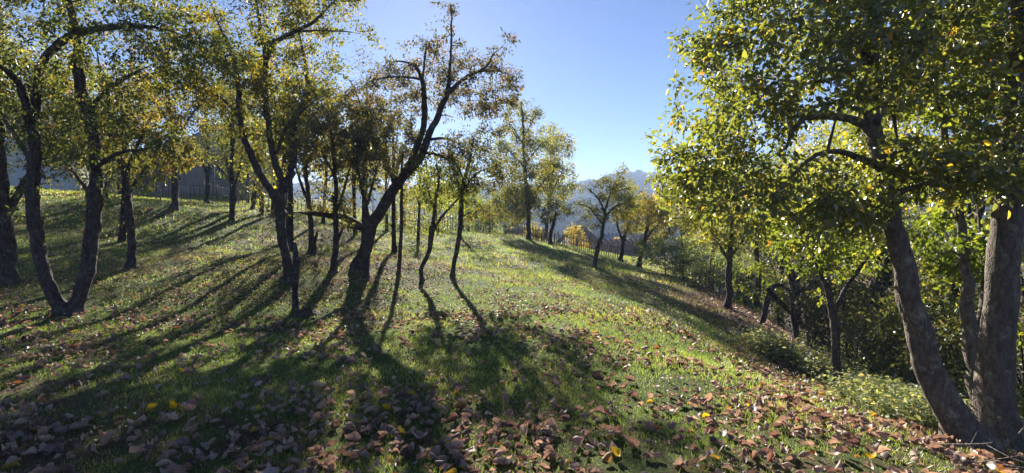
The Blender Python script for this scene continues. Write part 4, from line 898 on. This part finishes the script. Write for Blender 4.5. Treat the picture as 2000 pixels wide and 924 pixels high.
# ------------------------------------------------------------------ fallen leaves
def curl_leaf(nu=7, nv=5, seed=0):
    r = np.random.default_rng(seed)
    u = np.linspace(0, 1, nu)[:, None]; v = np.linspace(-1, 1, nv)[None]
    w = .36*np.sin(np.pi*np.clip(u*.93+.05, 0, 1))**.75*(1-.25*u)
    X = u+0*v; Y = w*v; c1, c2, tw = r.uniform(-.5, .9), r.uniform(.1, .75), r.normal(0, .5)
    Z = c1*(u-.5)**2*1.0+c2*(Y**2)*2.4+tw*(u-.5)*Y*1.5+.04*np.sin(u*9+r.uniform(0, 6))*np.abs(v)
    Z = Z+r.normal(0, .012, Z.shape)+.055*np.sin(u*r.uniform(4, 8)+v*r.uniform(1, 3)+r.uniform(0, 6))*r.uniform(.4, 1)
    Y = Y*(1+.07*np.sin(u*r.uniform(11, 17)+np.sign(v)*2+r.uniform(0, 6))*np.abs(v))+.12*r.normal()*np.sin(u*3)
    k = r.uniform(0, 1.6)*np.abs(v)**1.5; Y, Z = Y*(1-.3*k), Z+k*w*.9
    V = np.stack([X-.5, Y, Z], -1).reshape(-1, 3); V[:, 2] -= V[:, 2].min()
    i = (np.arange(nu-1)[:, None]*nv+np.arange(nv-1)[None]).ravel()
    return V, np.stack([i, i+1, i+nv+1, i+nv], -1)
VAR = [curl_leaf(9, 5, seed=s) for s in range(10)]; VARM = [curl_leaf(6, 5, seed=s+20) for s in range(10)]
VARS = [curl_leaf(4, 3, seed=s+50) for s in range(8)]
def rots(n, tilt=.3):
    a = rng.uniform(0, 6.283, n); tx, ty = rng.normal(0, tilt, n), rng.normal(0, tilt, n)
    flip = np.where(rng.random(n) < .4, math.pi, 0); tx = tx+flip
    ca, sa = np.cos(a), np.sin(a); cx, sx = np.cos(tx), np.sin(tx); c_y, s_y = np.cos(ty), np.sin(ty)
    Rz = np.zeros((n, 3, 3)); Rz[:, 0, 0] = ca; Rz[:, 0, 1] = -sa; Rz[:, 1, 0] = sa; Rz[:, 1, 1] = ca; Rz[:, 2, 2] = 1
    Rx = np.zeros((n, 3, 3)); Rx[:, 0, 0] = 1; Rx[:, 1, 1] = cx; Rx[:, 1, 2] = -sx; Rx[:, 2, 1] = sx; Rx[:, 2, 2] = cx
    Ry = np.zeros((n, 3, 3)); Ry[:, 1, 1] = 1; Ry[:, 0, 0] = c_y; Ry[:, 0, 2] = s_y; Ry[:, 2, 0] = -s_y; Ry[:, 2, 2] = c_y
    return Rz@Ry@Rx
def litter():
    Vs = []; Fs = []; Ts = []; n0 = 0
    bands = [(2.2, 5, 250, VAR, (.025, .095)), (5, 9, 170, VARM, (.035, .10)), (9, 16, 160, VARS, (.03, .075)), (16, 36, 34, VARS, (.05, .11))]
    for y0, y1, den, var, (s0, s1) in bands:
        area = (y1*y1-y0*y0)*1.06; N = int(area*den)
        y = np.sqrt(rng.uniform(y0*y0, y1*y1, N)); x = rng.uniform(-1.06, 1.06, N)*y
        b = np.clip(bare_map(x, y)*.8+(fbm(x*1.1+7, y*1.1+3, 3)-.5)*2.0+.2+.12*sstep(5, 8, y), .08, 1)
        keep = (rng.random(N) < b) & ((x-edge_x(y)) < 3.5); x = x[keep]; y = y[keep]; N = len(x); z = ground(x, y)
        R = rots(N); sz = rng.uniform(s0, s1, N); tint = np.clip(np.abs(rng.normal(.42, .22, N)), 0, 1)**1.0; hi = rng.random(N) < .035; tint[hi] = rng.uniform(.86, 1, hi.sum())
        vi = rng.integers(0, len(var), N); hz = rng.uniform(0, .03, N)
        for k, (LV, LF) in enumerate(var):
            s = vi == k
            if not s.any(): continue
            q = np.einsum('nij,vj->nvi', R[s], LV-[0, 0, LV[:, 2].mean()])*sz[s, None, None]
            q[..., 2] -= q[..., 2].min(1)[:, None]*.75; q += np.stack([x[s], y[s], z[s]+.014+.5*hz[s]], -1)[:, None]
            m = q.shape[0]; Vs.append(q.reshape(-1, 3)); Fs.append((np.arange(m)[:, None, None]*len(LV)+LF[None]).reshape(-1, 4)+n0); n0 += m*len(LV); Ts.append(np.repeat(tint[s], len(LV)))
    o = mesh_obj('fallen_leaves', np.concatenate(Vs), [np.concatenate(Fs)], M['litter'], smooth=True, attrs={'tint': np.concatenate(Ts)})
    tag(o, 'small dry brown leaves scattered all over the meadow grass', 'leaf litter', kind='stuff')
litter()
# the largest foreground leaves, one object each
def leaf_mesh(k, tint, material, name):
    LV, LF = curl_leaf(11, 7, 100+k)
    st, sq, sf = tube([(-.5, 0, LV[:, 2].min()+.03), (-.62, .02, .02), (-.75, .05, .05)], [.012, .01, .008], 5)
    o = mesh_obj(name, np.r_[LV, st], [LF, sq+len(LV), sf+len(LV)], material, smooth=True, attrs={'tint': np.full(len(LV)+len(st), tint)})
    me = o.data; bpy.data.objects.remove(o); return me
brown = [leaf_mesh(k, t, M['litter'], 'dry_leaf') for k, t in enumerate([.05, .15, .25, .35, .45, .55, .65, .75, .85, .3, .2, .5])]
yell = [leaf_mesh(20+k, t, M['yellow_leaf'], 'yellow_leaf') for k, t in enumerate([.2, .6, 1])]
def place_leaf(me, x, y, s, name, label, group, tilt=.3):
    o = bpy.data.objects.new(name, me); COL.objects.link(o)
    o.location = (x, y, g1(x, y)+.02+s*.04); o.scale = (s, s, s)
    o.rotation_euler = (rng.normal(0, tilt), rng.normal(0, tilt), rng.uniform(0, 6.28)); tag(o, label, 'leaf', group); return o
cnt = 0
while cnt < 285:
    y = 2.7+rng.random()**1.6*2.6; x = rng.uniform(-1.04, 1.04)*y
    if x > edge_x(y)-.1: continue
    place_leaf(brown[rng.integers(len(brown))], x, y, rng.uniform(.06, .135), 'dry_leaf', 'large curled brown dry leaf lying on the foreground grass', 'large brown leaves in the foreground')
    cnt += 1
for (u, v, s, lab) in [(1463, 798, .10, 'yellow leaf alone on the sunlit brown leaves right of centre'), (1202, 898, .12, 'pale yellow leaf upright at the bottom edge right of centre'),
                       (1700, 903, .13, 'big mottled yellow leaf in the bottom right corner'), (1380, 822, .09, 'small yellow leaf between grass tufts left of the lone yellow one'),
                       (783, 852, .11, 'yellow green leaf standing on edge in the lower middle'), (752, 805, .10, 'orange yellow leaf in grass left of the lower middle'),
                       (330, 800, .12, 'yellow leaf half folded in the lower left grass'), (300, 803, .11, 'yellow leaf just left of the half folded one'),
                       (356, 731, .10, 'small yellow leaf on the shaded lawn at lower left'), (790, 672, .08, 'orange leaf on bright grass below the thin trees'),
                       (1770, 752, .10, 'yellow leaf on weeds at the meadow edge'), (1915, 874, .10, 'golden leaf at the foot of the large mottled trunk')]:
    Y = 1.62*F/(v-HV); x = (u-CU)/F*Y
    for _ in range(4): Y = (EYE-g1(x, Y))*F/(v-HV); x = (u-CU)/F*Y
    place_leaf(yell[rng.integers(3)], x, Y, s, 'yellow_leaf', lab, 'yellow leaves on the meadow', .45)
print('objects', len(bpy.data.objects), 'verts', sum(len(m.vertices) for m in bpy.data.meshes))
